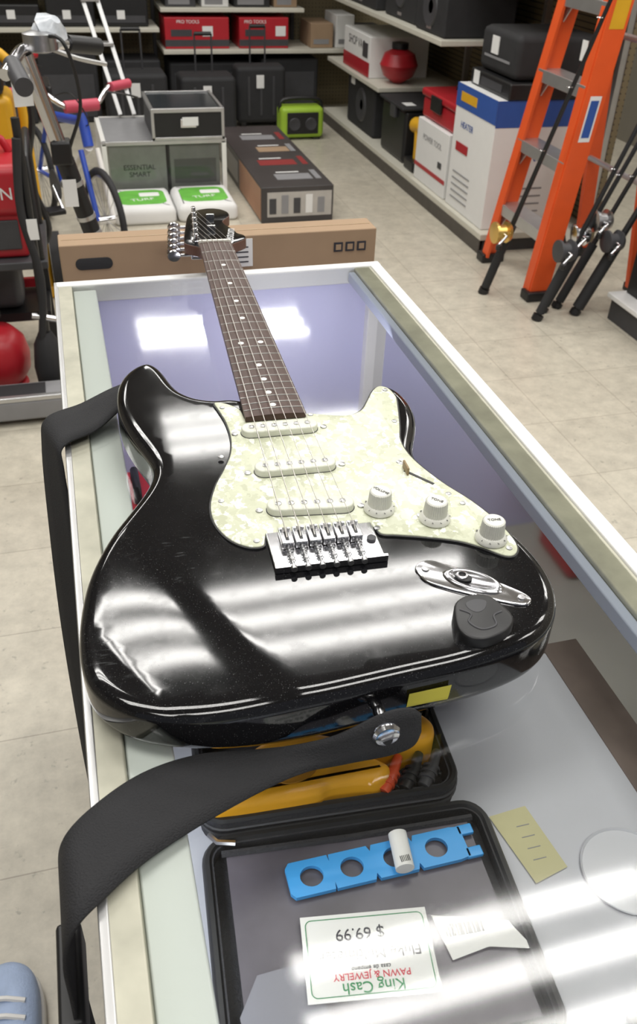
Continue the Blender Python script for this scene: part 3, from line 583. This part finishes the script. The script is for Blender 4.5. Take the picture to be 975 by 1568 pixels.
# ------------------------------------------------------------------ ladder
LD=E("step_ladder")
def beam(name,a,b,w,d,mat,par,wdir=V((0,1,0))):
    a=V(a);b=V(b);t=(b-a).normalized();s=(wdir-t*wdir.dot(t)).normalized();u=t.cross(s);v=[]
    for p in(a,b):
        for i,j in((-1,-1),(1,-1),(1,1),(-1,1)):v.append(p+s*i*w/2+u*j*d/2)
    o=mesh(name,v,[(0,1,2,3),(4,5,6,7),(0,1,5,4),(1,2,6,5),(2,3,7,6),(3,0,4,7)],mat,par);return o
Zt=1.75
yN=lambda z:2.60+.05*z;yF=lambda z:3.06-.05*z;xf=lambda z:1.70+.135*z
beam("rail_near",(xf(0),yN(0),.03),(xf(Zt),yN(Zt),Zt),.03,.085,ORG,LD);beam("rail_near_lip",(xf(0)-.04,yN(0)+.02,.03),(xf(Zt)-.04,yN(Zt)+.02,Zt),.05,.012,ORG,LD)
beam("rail_far",(xf(0),yF(0),.03),(xf(Zt),yF(Zt),Zt),.03,.085,ORG,LD);beam("rail_far_lip",(xf(0)-.04,yF(0)-.02,.03),(xf(Zt)-.04,yF(Zt)-.02,Zt),.05,.012,ORG,LD)
for nm,y in(("n",yN),("f",yF)):
    box("foot_"+nm,(xf(0)-.06,y(0)-.035,0),(xf(0)+.05,y(0)+.035,.04),BLK,LD,.006)
    beam("rear_leg_"+nm,(2.16,y(0),.02),(xf(Zt)+.03,y(Zt),Zt-.03),.025,.06,ORG,LD);box("rear_foot_"+nm,(2.13,y(0)-.03,0),(2.19,y(0)+.03,.035),BLK,LD,.005)
for i,z in enumerate((.26,.53,.80,1.07,1.34,1.6)):
    box("step_%d"%i,(xf(z)-.045,yN(z),z-.012),(xf(z)+.045,yF(z),z+.012),ALU,LD,.003);box("step_lip_%d"%i,(xf(z)-.048,yN(z),z-.035),(xf(z)-.04,yF(z),z+.012),ALU,LD,.002)
    for s_,y in((1,yN),(-1,yF)):mesh("gusset_%d_%d"%(i,s_),[(xf(z)-.03,y(z)+s_*.02,z-.01),(xf(z)-.03,y(z)+s_*.09,z-.012),(xf(z)-.03,y(z)+s_*.02,z-.09),(xf(z)-.025,y(z)+s_*.02,z-.01),(xf(z)-.025,y(z)+s_*.09,z-.012),(xf(z)-.025,y(z)+s_*.02,z-.09)],[(0,1,2),(3,4,5),(0,1,4,3),(1,2,5,4),(0,2,5,3)],ALU,LD)
for z in(.45,.95):cyl("rear_brace_%d"%int(z*100),(2.16-.16*z/1,yN(z)+.0,z),(2.16-.16*z,yF(z),z),.012,ALU,LD,10)
box("top_cap",(xf(Zt)-.07,yN(Zt)-.03,Zt-.02),(xf(Zt)+.1,yF(Zt)+.03,Zt+.04),ORG,LD,.01)
def raildecal(name,z0,z1,w,mat,k=.0165):
    v=[];
    for z in(z0,z1):
        for dx in(-w,w):v.append((xf(z)+dx,yN(z)-k,z))
    mesh(name,v,[(0,1,3,2)],mat,LD)
raildecal("brand_label",.62,.78,.024,PAPER);raildecal("brand_label_in",.635,.765,.017,BLUE,.017);raildecal("caution_label",1.0,1.11,.03,YEL2);raildecal("lower_label",.12,.2,.025,ORG)
box("price_tag",(xf(.85)-.03,2.72,.88),(xf(.85)-.028,2.76,.95),PAPER,LD)
# ------------------------------------------------------------------ fishing rods
def rod(a,b,reelz,rm,nm="fishing_rod",th=1.0):
    e=E(nm);a=V(a);b=V(b);tube("blank",[a,a.lerp(b,.3),b],[.013*th,.006*th],BLK,e,8);g=a.lerp(b,.02);h=a.lerp(b,.2);tube("cork_grip",[g,h],.019*th,BLKM,e,10)
    cyl("butt_cap",a,a.lerp(b,.015),.022,BLK,e)
    p=a.lerp(b,reelz);d=V((-.055,-.03,0))
    cyl("reel_foot",p,p+d*.7,.008,rm,e,8);lathe("reel_spool",[(.012,-.035),(.042,-.032),(.042,-.022),(.028,-.016),(.028,.014),(.042,.020),(.035,.035),(.01,.038)],tuple(p+d),rm,e,24,'X')
    tube("reel_crank",[p+d+V((0,0,0)),p+d+V((.0,-.05,0)),p+d+V((-.03,-.055,-.03))],.006,CHR,e,8);lathe("crank_knob",[(.003,-.014),(.012,-.009),(.012,.009),(.003,.014)],tuple(p+d+V((-.03,-.055,-.04))),BLK,e,14)
    for t in(.4,.55,.7,.85):
        q=a.lerp(b,t);tube("guide_%d"%int(t*100),[q+V((-.012+.012*math.cos(g_),.012*math.sin(g_),.0)) for g_ in[2*math.pi*k/12 for k in range(12)]],.0012,CHR,e,5,0,True)
rod((1.50,2.70,.0),(1.80,2.46,1.5),.19,GOLD);rod((1.66,2.47,.0),(2.20,2.45,1.35),.24,CHR);rod((1.74,2.50,.0),(2.30,2.50,1.3),.28,STEEL);rod((1.60,2.40,.0),(2.12,2.40,1.45),.2,DARK)
rod((1.78,2.42,.0),(2.40,2.42,1.4),.22,DARK,th=1.3)
# ------------------------------------------------------------------ right platform & boxes
e=E("display_riser");box("riser_base",(1.9,1.5,0),(2.5,2.36,.09),DARK,e);box("riser_top",(1.88,1.48,.09),(2.52,2.37,.11),PAPER,e,.003)
e=item("black_product_carton",(1.95,1.8,.111),(2.4,2.35,.40),BLK,.004);box("label",(1.948,2.0,.25),(1.9495,2.2,.34),RED,e);text("t","BUILT TOUGH",.035,PAPER,FX(1.948,2.12,.2),e)
e=item("white_product_carton",(1.96,1.85,.401),(2.4,2.34,.60),PAPER,.004);box("blue_label",(1.958,2.05,.47),(1.9595,2.25,.53),BLUE,e);box("grey_label",(1.958,2.2,.55),(1.9595,2.33,.59),GREY,e)
e=item("black_guitar_amplifier",(2.13,1.85,.601),(2.5,2.34,1.15),BLKM,.02);box("grille",(2.128,1.88,.64),(2.131,2.31,1.0),DARK,e);tube("amp_handle",[(2.3,2.0,1.15),(2.3,2.02,1.18),(2.3,2.17,1.18),(2.3,2.19,1.15)],.012,BLK,e,8)
# ------------------------------------------------------------------ long product carton on floor
e=item("long_printed_carton",(.76,3.74,0),(1.13,5.0,.175),M("carton_black_print",(.05,.045,.045),.4,var=.4,vscale=6),.004)
box("front_print",(.79,3.738,.03),(1.12,3.7395,.15),M("faded_print",(.45,.43,.40),.6,var=.15),e);
for i in range(5):box("front_block_%d"%i,(.80+.062*i,3.736,.045),(.835+.062*i,3.7385,.12+.015*(i%2)),(DARK,GREY,DARK,PAPER,GREY)[i],e)
box("side_print",(.7585,3.75,.01),(.7599,4.3,.165),M("carton_orange",(.42,.22,.13),.5,var=.3,vscale=5),e)
box("side_print2",(.7585,4.35,.03),(.7599,4.9,.14),M("carton_side_white",(.4,.38,.35),.5,var=.3,vscale=5),e)
dr=M("print_dull_red",(.25,.03,.03),.5)
for i in range(4):
    xo=(.03,0,.05,.01)[i];box("top_photo_%d"%i,(.84+xo,3.86+.27*i,.1752),(1.04+xo*.5,3.96+.27*i,.176),(GREY,dr,KRAFT,GREY)[i],e);box("top_strip_%d"%i,(.86+xo,3.985+.27*i,.1752),(.98+xo,4.00+.27*i,.1758),PAPER,e);box("top_side_text_%d"%i,(1.07,3.86+.27*i,.1752),(1.10,4.02+.27*i,.1758),dr if i%2 else GREY,e)
# ------------------------------------------------------------------ low display case, flight case, bags
e=E("low_display_case")
for i,(x,y) in enumerate([(.05,4.2),(.66,4.2),(.05,4.75),(.66,4.75)]):box("post_%d"%i,(x-.012,y-.012,0),(x+.012,y+.012,.29),WHT,e,.002)
box("top_frame_f",(.04,4.188,.28),(.67,4.21,.3),ALU,e,.002);box("top_frame_b",(.04,4.74,.28),(.67,4.76,.3),WHT,e);box("top_frame_l",(.04,4.19,.28),(.062,4.76,.3),WHT,e);box("top_frame_r",(.648,4.19,.28),(.672,4.76,.3),WHT,e)
box("top_board",(.06,4.21,.285),(.65,4.74,.298),GREY,e);box("bottom_board",(.04,4.19,0),(.67,4.76,.03),WHT,e);plane("front_pane",[(.05,4.19,.03),(.66,4.19,.03),(.66,4.19,.28),(.05,4.19,.28)],gl2,e)
stg=M("grey_green_carton",(.62,.66,.63),.5,var=.2)
box("stock_box",(.07,4.21,.031),(.36,4.55,.275),stg,e,.004);text("stock_text","ESSENTIAL\nSMART",.035,DARK,FY(.22,4.208,.15),e);box("stock_box2",(.38,4.22,.031),(.64,4.55,.27),M("grey_carton2",(.5,.52,.51),.5,var=.2),e,.004);box("stock_print",(.40,4.218,.08),(.62,4.2199,.20),GREY,e)
e=E("flight_case");box("shell",(.30,4.19,.301),(.66,4.62,.44),BLK,e,.004);box("lid_glass",(.315,4.21,.4402),(.645,4.60,.444),M("case_lid_panel",(.03,.035,.04),.15),e)
for i,(a,b_) in enumerate([((.295,4.185,.43),(.665,4.2,.45)),((.295,4.61,.43),(.665,4.625,.45)),((.295,4.185,.43),(.31,4.625,.45)),((.65,4.185,.43),(.665,4.625,.45)),((.295,4.184,.301),(.31,4.2,.45)),((.65,4.184,.301),(.665,4.2,.45)),((.295,4.184,.301),(.665,4.2,.315))]):box("edge_%d"%i,a,b_,ALU,e,.002)
box("latch",(.44,4.178,.36),(.52,4.186,.40),CHR,e,.002);box("tag",(.45,4.176,.37),(.53,4.1785,.41),PAPER,e)
for i,(x,y) in enumerate([(.05,3.80),(.36,3.81)]):
    e=E("green_soil_bag");P_=rrect(.15,.175,.03)
    slab("bag",[(px+x+.15,py+y+.18) for px,py in P_],.0,.085,PAPER,e,.035,6,.02);slab("green_print",[(px*.80+x+.15,py*.70+y+.18) for px,py in rrect(.145,.17,.07)],.0845,.0858,GRN,e,.0003)
    text("bag_text","TURF",.05,PAPER,TM((x+.15,y+.14,.0862),rz=.15),e);slab("white_patch",[(px+x+.19,py+y+.22) for px,py in rrect(.05,.03,.01)],.0855,.0865,PAPER,e,.0003)
e=E("folding_step_stool")
for i,dx in enumerate((0,.075)):
    beam("rail_%d"%i,(.18+dx,4.72,.315),(.02+dx,4.95,.98),.02,.035,ALU,e,V((1,0,0)))
for k in range(3):
    t=.2+.3*k;x=.18-.16*t;y=4.72+.23*t;z=.315+.665*t;box("tread_%d"%k,(x-.01,y-.04,z-.008),(x+.085,y+.04,z+.008),ALU,e,.002)
# ------------------------------------------------------------------ far wall shelves
e=E("wall_shelving")
box("shelf_a",(.58,5.95,.42),(2.2,6.39,.445),CREAM,e,.003);box("shelf_b",(.58,6.0,.66),(1.55,6.39,.685),CREAM,e,.003);box("shelf_c",(-1.6,5.95,.55),(.56,6.39,.575),CREAM,e,.003)
for x in(-1.6,-.5,.57,1.56):box("standard_%d"%int(x*100+200),(x-.012,6.37,0),(x+.012,6.395,1.6),DARK,e)
box("shelf_d",(-1.6,5.92,.95),(2.2,6.39,.975),CREAM,e,.003)
for i,(a,b_) in enumerate([((.60,6.0),(1.03,6.3)),((1.10,6.0),(1.44,6.3))]):
    q_=item("red_tool_carton",(a[0],a[1],.446),(b_[0],b_[1],.63),RED,.004);text("t","PRO TOOLS",.028,PAPER,FY((a[0]+b_[0])/2-.06,a[1]-.001,.605),q_);box("black_band",(a[0],a[1]-.0012,.46),(b_[0],a[1]-.0002,.50),DARK,q_);box("tag",(a[0]+.25,a[1]-.003,.52),(a[0]+.32,a[1]-.0015,.58),PAPER,q_);box("print",(a[0]+.04,a[1]-.002,.52),(a[0]+.18,a[1]-.0008,.56),DARK,q_)
for i,(x,wd,hh,m_) in enumerate([(1.60,.16,.15,KRAFT),(1.78,.13,.20,PAPER),(1.93,.22,.12,DARK)]):
    q_=item("small_stock_carton",(x,6.0,.446),(x+wd,6.3,.446+hh),m_,.004);box("label",(x+.02,5.998,.47),(x+wd-.03,6.0,.50),GREY if i!=2 else PAPER,q_)
for i,(x,wd,hh,m_) in enumerate([(.62,.2,.16,DARK),(.86,.18,.10,PAPER),(1.08,.24,.18,BLKM),(1.35,.16,.14,KRAFT)]):
    q_=item("small_stock_carton",(x,6.05,.686),(x+wd,6.3,.686+hh),m_,.004);box("label",(x+.02,6.048,.70),(x+wd-.04,6.05,.74),GREY,q_)
for i in range(6):
    x=-1.5+i*.34;q_=item("dark_audio_unit",(x,6.0,.576),(x+.30,6.3,.70+.06*(i%3)),BLK,.01);box("panel",(x+.02,5.998,.6),(x+.28,6.0,.64),DARK,q_);box("tag",(x+.1,5.995,.62),(x+.15,5.998,.67),PAPER,q_)
for i in range(9):
    x=-1.5+i*.4;q_=item("dark_audio_unit",(x,5.95,.976),(x+.34,6.3,1.12+.07*(i%3)),BLKM,.01);box("panel",(x+.03,5.948,1.0),(x+.3,5.95,1.06),GREY,q_)
for i in range(5):
    x=-1.5+i*.42;q_=item("black_floor_amplifier",(x,6.0,0),(x+.38,6.3,.38+.05*(i%2)),BLKM,.015);box("grille",(x+.03,5.997,.04),(x+.35,6.0,.3),DARK,q_)
q_=item("black_floor_amplifier",(.62,6.0,0),(1.2,6.35,.36),BLKM,.015);box("grille",(.65,5.997,.04),(1.17,6.0,.3),DARK,q_)
q_=item("black_floor_amplifier",(1.25,6.0,0),(1.66,6.35,.38),BLKM,.015);box("grille",(1.28,5.997,.04),(1.63,6.0,.3),DARK,q_)
def suitcase(x,y,w,h,d):
    s=E("black_suitcase");box("shell",(x,y,.03),(x+w,y+d,h),BLKM,s,.03,seg=4)
    for k in(0,1):cyl("wheel_%d"%k,(x+.05+k*(w-.1)-.015,y+.04,.0275),(x+.05+k*(w-.1)+.015,y+.04,.0275),.027,BLK,s)
    for k in(.35,.65):cyl("handle_%d"%int(k*100),(x+w*k,y+d*.7,h-.02),(x+w*k,y+d*.7,h+.22),.006,DARK,s,8)
    tube("grip",[(x+w*.35,y+d*.7,h+.22),(x+w*.65,y+d*.7,h+.22)],.012,BLK,s,8)
    for k in(.25,.5,.75):box("ridge_%d"%int(k*100),(x+w*k-.008,y-.004,.08),(x+w*k+.008,y+.002,h-.06),DARK,s,.002)
    box("tag",(x+w*.4,y-.006,h-.13),(x+w*.55,y-.0045,h-.05),PAPER,s)
suitcase(.62,5.5,.36,.36,.25);suitcase(1.02,5.72,.34,.38,.18);suitcase(.15,5.4,.38,.40,.25)
e=E("lime_jobsite_radio");box("body",(1.24,5.35,.012),(1.53,5.5,.20),LIME,e,.03,seg=4);box("face",(1.28,5.343,.04),(1.49,5.352,.17),BLK,e,.01)
for k in(0,1):lathe("speaker_%d"%k,[(.04,0),(.036,-.006),(.01,-.002)],(1.33+.11*k,5.343,.10),DARK,e,20,'Y');box("foot_%d"%k,(1.26+.2*k,5.37,0),(1.31+.2*k,5.48,.015),BLK,e)
tube("roll_bar",[(1.25,5.42,.16),(1.27,5.42,.235),(1.5,5.42,.235),(1.52,5.42,.16)],.013,BLK,e,8,4)
# ------------------------------------------------------------------ kick scooter
e=E("electric_scooter")
top=V((-.20,1.60,1.09));bot=V((.035,1.66,.12))
tube("stem",[bot,bot.lerp(top,.78)],.021,BLK,e,14)
for t in(.60,.64,.72,.53):
    p=bot.lerp(top,t);q_=bot.lerp(top,t+.010);cyl("stem_band_%d"%int(t*100),p,q_,.0225,ALU,e,16)
cyl("upper_tube",bot.lerp(top,.77),top,.017,CHR,e,16)
box("hinge_clamp",(-.175,1.585,.87),(-.13,1.635,.92),BLK,e,.006)
tube("handlebar",[(-.24,1.47,1.075),(-.22,1.54,1.09),(-.20,1.60,1.10),(-.14,1.68,1.10),(-.05,1.76,1.08)],.0125,CHR,e,12,4)
cyl("grip_left",(-.205,1.40,1.065),(-.225,1.52,1.085),.018,DARK,e);tube("grip_right",[(-.11,1.71,1.095),(-.04,1.77,1.08)],.018,BLK,e,12)
lathe("display_pod",[(.02,-.02),(.035,-.015),(.035,.015),(.02,.02)],(-.165,1.60,1.115),STEEL,e,20)
tube("brake_lever",[(-.14,1.66,1.09),(-.09,1.68,1.07),(-.03,1.73,1.05)],.005,ALU,e,8,4)
tube("cable_1",[(-.17,1.6,1.12),(-.12,1.55,1.12),(-.10,1.57,1.0),(-.14,1.6,.88),(-.12,1.61,.78)],.004,BLK,e,8,8)
box("tag_1",(-.235,1.56,1.00),(-.195,1.563,1.06),PAPER,e,0,rz=.3,piv=(-.2,1.56,1));box("tag_2",(-.16,1.585,.78),(-.13,1.587,.84),PAPER,e)
sh_=M("clear_wrap",(.55,.58,.62),.2,var=.4,vscale=60);wr=lathe("plastic_wrap",[(.012,-.025),(.034,-.012),(.028,.0),(.037,.012),(.02,.025),(.01,.034)],(-.145,1.62,1.13),sh_,e,9);wr.rotation_euler=(.5,.6,0)
box("deck",(.0,1.62,.07),(.62,1.78,.11),BLK,e,.015)
for x in(.04,.66):
    o=lathe("wheel_%d"%int(x*100),[(.02,-.018),(.085,-.018),(.1,-.008),(.1,.008),(.085,.018),(.02,.018)],(x,1.70,.1),BLKM,e,28,'Y')
cyl("axle",(.04,1.68,.1),(.04,1.72,.1),.012,ALU,e)
# ------------------------------------------------------------------ bicycles
def bike(name,loc,rz,frame_m,grip_m,R=.22,steer=0):
    e=E(name,loc,(0,0,rz));RB=R
    fw=V((.48,0,RB));rw=V((-.36,0,RB));bb=V((-.02,0,RB+.02));seat=V((-.12,0,RB+.30));head=V((.34,0,RB+.36));headb=V((.37,0,RB+.27))
    for nm,c in(("front",fw),("rear",rw)):
        tube(nm+"_tyre",[c+V((RB*.93*math.cos(a),0,RB*.93*math.sin(a))) for a in[2*math.pi*k/36 for k in range(36)]],RB*.07,BLKM,e,8,0,True)
        tube(nm+"_rim",[c+V((RB*.84*math.cos(a),0,RB*.84*math.sin(a))) for a in[2*math.pi*k/36 for k in range(36)]],RB*.035,ALU,e,6,0,True)
        for k in range(16):
            a=2*math.pi*k/16;tube("%s_spoke_%d"%(nm,k),[c,c+V((RB*.84*math.cos(a),0,RB*.84*math.sin(a)))],.0015,ALU,e,4)
        cyl(nm+"_hub",c+V((0,-.035,0)),c+V((0,.035,0)),.018,CHR,e,14)
    for i,(a,b_) in enumerate([(head,seat),(headb,bb),(seat,bb),(bb,rw),(seat,rw)]):tube("frame_tube_%d"%i,[a,b_],.019 if i<3 else .01,frame_m if i!=1 else WHT,e,10)
    tube("head_tube",[headb,head+V((-.01,0,.03))],.022,frame_m,e,12)
    for y in(-.035,.035):tube("fork_%d"%(y>0),[headb+V((0,y,-.01)),fw+V((0,y,0))],.012,WHT if y>0 else frame_m,e,8)
    st=head+V((-.02,0,.06));tube("stem",[head,st],.014,CHR,e,10)
    tube("handlebar",[st+V((-.07,-.22,.05)),st+V((-.03,-.14,.05)),st+V((.02,-.06,.0)),st+V((.02,.06,.0)),st+V((-.03,.14,.05)),st+V((-.07,.22,.05))],.011,CHR,e,10,4)
    for y in(-1,1):tube("grip_%d"%(y>0),[st+V((-.03,.15*y,.05)),st+V((-.075,.25*y,.05))],.019,grip_m,e,12);tube("brake_%d"%(y>0),[st+V((.0,.12*y,.04)),st+V((.03,.19*y,.03)),st+V((.01,.25*y,.01))],.004,BLK,e,6,3)
    tube("pad",[st+V((.02,-.07,.0)),st+V((.02,.07,.0))],.024,grip_m,e,12)
    tube("seat_post",[seat,seat+V((-.03,0,.10))],.012,CHR,e,10);slab("saddle",[(p.x,p.y) for p in cat([(-.26,-.07,0),(-.27,0,0),(-.26,.07,0),(-.17,.05,0),(-.05,.015,0),(-.03,0,0),(-.05,-.015,0),(-.17,-.05,0)],4,True)],RB+.39,RB+.43,BLK,e,.012,4)
    lathe("chainring",[(.01,-.004),(.07,-.003),(.07,.003),(.01,.004)],tuple(bb+V((0,-.04,0))),DARK,e,24,'Y');tube("crank",[bb+V((.0,-.05,0)),bb+V((.10,-.05,-.08))],.008,CHR,e,8);box("pedal",tuple(bb+V((.06,-.13,-.09))),tuple(bb+V((.14,-.05,-.07))),BLK,e,.004)
    tube("cable",[st+V((0,-.1,.04)),st+V((.10,-.06,.06)),head+V((.06,0,0)),seat+V((.2,0,.02))],.003,BLK,e,6,6)
    return e
BB=M("bike_blue",(.03,.08,.45),.3)
bike("bicycle",(-.16,3.72,0),rr(-72),BB,PINK,.21);bike("bicycle",(-.52,4.35,0),rr(-75),RED,RED,.23)
# ------------------------------------------------------------------ left-side equipment
e=E("portable_generator",(0,.06,0));z=.42
box("tank",(-.62,2.2,z+.13),(-.27,2.55,z+.28),RED,e,.03,seg=4);box("engine_block",(-.6,2.22,z+.001),(-.29,2.53,z+.14),RED,e,.012);box("side_panel",(-.52,2.212,z+.03),(-.31,2.222,z+.12),DARK,e,.004);text("logo","GEN",.05,PAPER,FY(-.36,2.199,z+.2),e)
tube("roll_frame",[(-.26,2.2,z),(-.26,2.2,z+.3),(-.26,2.55,z+.3),(-.26,2.55,z)],.012,BLK,e,8);tube("carry_handle",[(-.55,2.37,z+.28),(-.5,2.37,z+.33),(-.35,2.37,z+.33),(-.31,2.37,z+.28)],.012,RED,e,8,3);lathe("fuel_cap",[(.03,0),(.03,.02),(.02,.025)],(-.42,2.3,z+.28),BLK,e)
e=E("steel_workstand");box("tabletop",(-.9,2.24,.395),(-.24,2.65,.42),DARK,e,.004)
for i,(x,y) in enumerate([(-.87,2.27),(-.27,2.60),(-.87,2.62)]):box("leg_%d"%i,(x-.015,y-.015,0),(x+.015,y+.015,.395),BLK,e)
box("crossbar",(-.87,2.6,.2),(-.27,2.62,.23),RED,e);box("shelf_panel",(-.88,2.40,.16),(-.26,2.63,.19),BLK,e);box("engine_stock",(-.80,2.42,.191),(-.34,2.60,.36),DARK,e,.03)
e=E("red_air_tank");lathe("tank",[(.02,.02),(.07,.03),(.095,.07),(.1,.12),(.09,.17),(.06,.205),(.02,.215)],(-.44,2.25,0.0),RED,e,28);cyl("neck",(-.44,2.25,.21),(-.44,2.25,.25),.018,CHR,e);box("valve",(-.47,2.24,.245),(-.41,2.26,.27),BLK,e,.004);tube("foot_ring",[(-.44+.07*math.cos(a),2.25+.07*math.sin(a),.012) for a in[2*math.pi*k/20 for k in range(20)]],.012,RED,e,8,0,True)
e=E("treadmill");box("deck_beam",(-1.2,1.97,.02),(-.225,2.10,.085),GREY,e,.008);box("belt",(-1.2,2.0,.085),(-.30,2.08,.09),BLKM,e);box("rail_top",(-1.2,1.97,.084),(-.225,1.99,.1),ALU,e,.003);box("end_cap",(-.235,1.965,.01),(-.215,2.105,.09),BLK,e,.004);box("foot",(-.30,1.99,0),(-.25,2.09,.02),BLK,e)
e=E("yellow_pressure_washer",(0,.25,0));tube("frame",[(-.27,2.75,.05),(-.27,2.75,.6),(-.28,2.75,.82),(-.36,2.75,.90),(-.55,2.75,.90)],.018,YEL2,e,10,5);tube("frame_b",[(-.6,2.75,.05),(-.6,2.75,.88)],.018,YEL2,e,10);box("pump_body",(-.58,2.68,.55),(-.30,2.9,.76),YEL2,e,.03,seg=3);box("pump_cover",(-.54,2.67,.76),(-.32,2.88,.84),BLK,e,.02)
cyl("wheel",(-.25,2.8,.12),(-.21,2.8,.12),.12,BLKM,e,28);tube("hose",[(-.3,2.66,.8),(-.26,2.62,.85),(-.24,2.64,.7),(-.28,2.66,.5),(-.24,2.67,.3),(-.3,2.68,.2)],.012,BLK,e,8,8);box("foot_bar",(-.62,2.72,0),(-.24,2.78,.05),YEL2,e,.01)
e=E("tool_bag_stand");tube("mast",[(-.28,2.17,.0),(-.27,2.17,.5),(-.265,2.17,.85)],.012,BLK,e,8)
lathe("gear_bag",[(.02,0),(.045,.03),(.05,.10),(.04,.18),(.02,.22)],(-.28,2.17,.0),BLKM,e,14);tube("bag_strap",[(-.27,2.155,.8),(-.29,2.155,.6),(-.265,2.155,.4),(-.29,2.155,.2)],.012,BLKM,e,8,6);cyl("hook_arm",(-.31,2.16,.28),(-.23,2.16,.26),.01,CHR,e);box("tag",(-.28,2.145,.52),(-.25,2.147,.58),PAPER,e)
# shoe
e=E("sneaker");SP=[(-.44,-.04),(-.46,.05),(-.462,.14),(-.45,.2),(-.42,.245),(-.38,.25),(-.35,.22),(-.345,.15),(-.355,.06),(-.36,-.03),(-.40,-.06)]
sp_=[(p.x,p.y) for p in cat([(a,b_,0) for a,b_ in SP],5,True)]
sbl=M("sneaker_mesh",(.40,.50,.70),.7,bump=.5,bscale=300,var=.2,vscale=40)
slab("sole",sp_,0,.028,WHT,e,.006);slab("upper",offs(sp_,.004),.026,.075,sbl,e,.03,6)
for k in range(4):tube("lace_%d"%k,[(-.44,.10+.025*k,.072),(-.405,.108+.025*k,.08),(-.365,.10+.025*k,.072)],.004,WHT,e,6,3)
# ------------------------------------------------------------------ camera
cam=bpy.data.cameras.new("camera");co=bpy.data.objects.new("camera",cam);COL.objects.link(co)
R_=V((.9642,-.2631,.0333));U_=V((.1306,.5804,.8038));F_=V((.2308,.7707,-.594))
mt=Matrix((( R_.x,U_.x,-F_.x,-.1484),(R_.y,U_.y,-F_.y,-.4953),(R_.z,U_.z,-F_.z,1.4104),(0,0,0,1)));co.matrix_world=mt
cam.sensor_fit="HORIZONTAL";cam.sensor_width=36;cam.lens=36*1318.4/975;cam.clip_start=.02
cam.dof.use_dof=True;cam.dof.focus_distance=.75;cam.dof.aperture_fstop=26
bpy.context.scene.camera=co
bpy.context.scene.view_settings.view_transform="Standard"
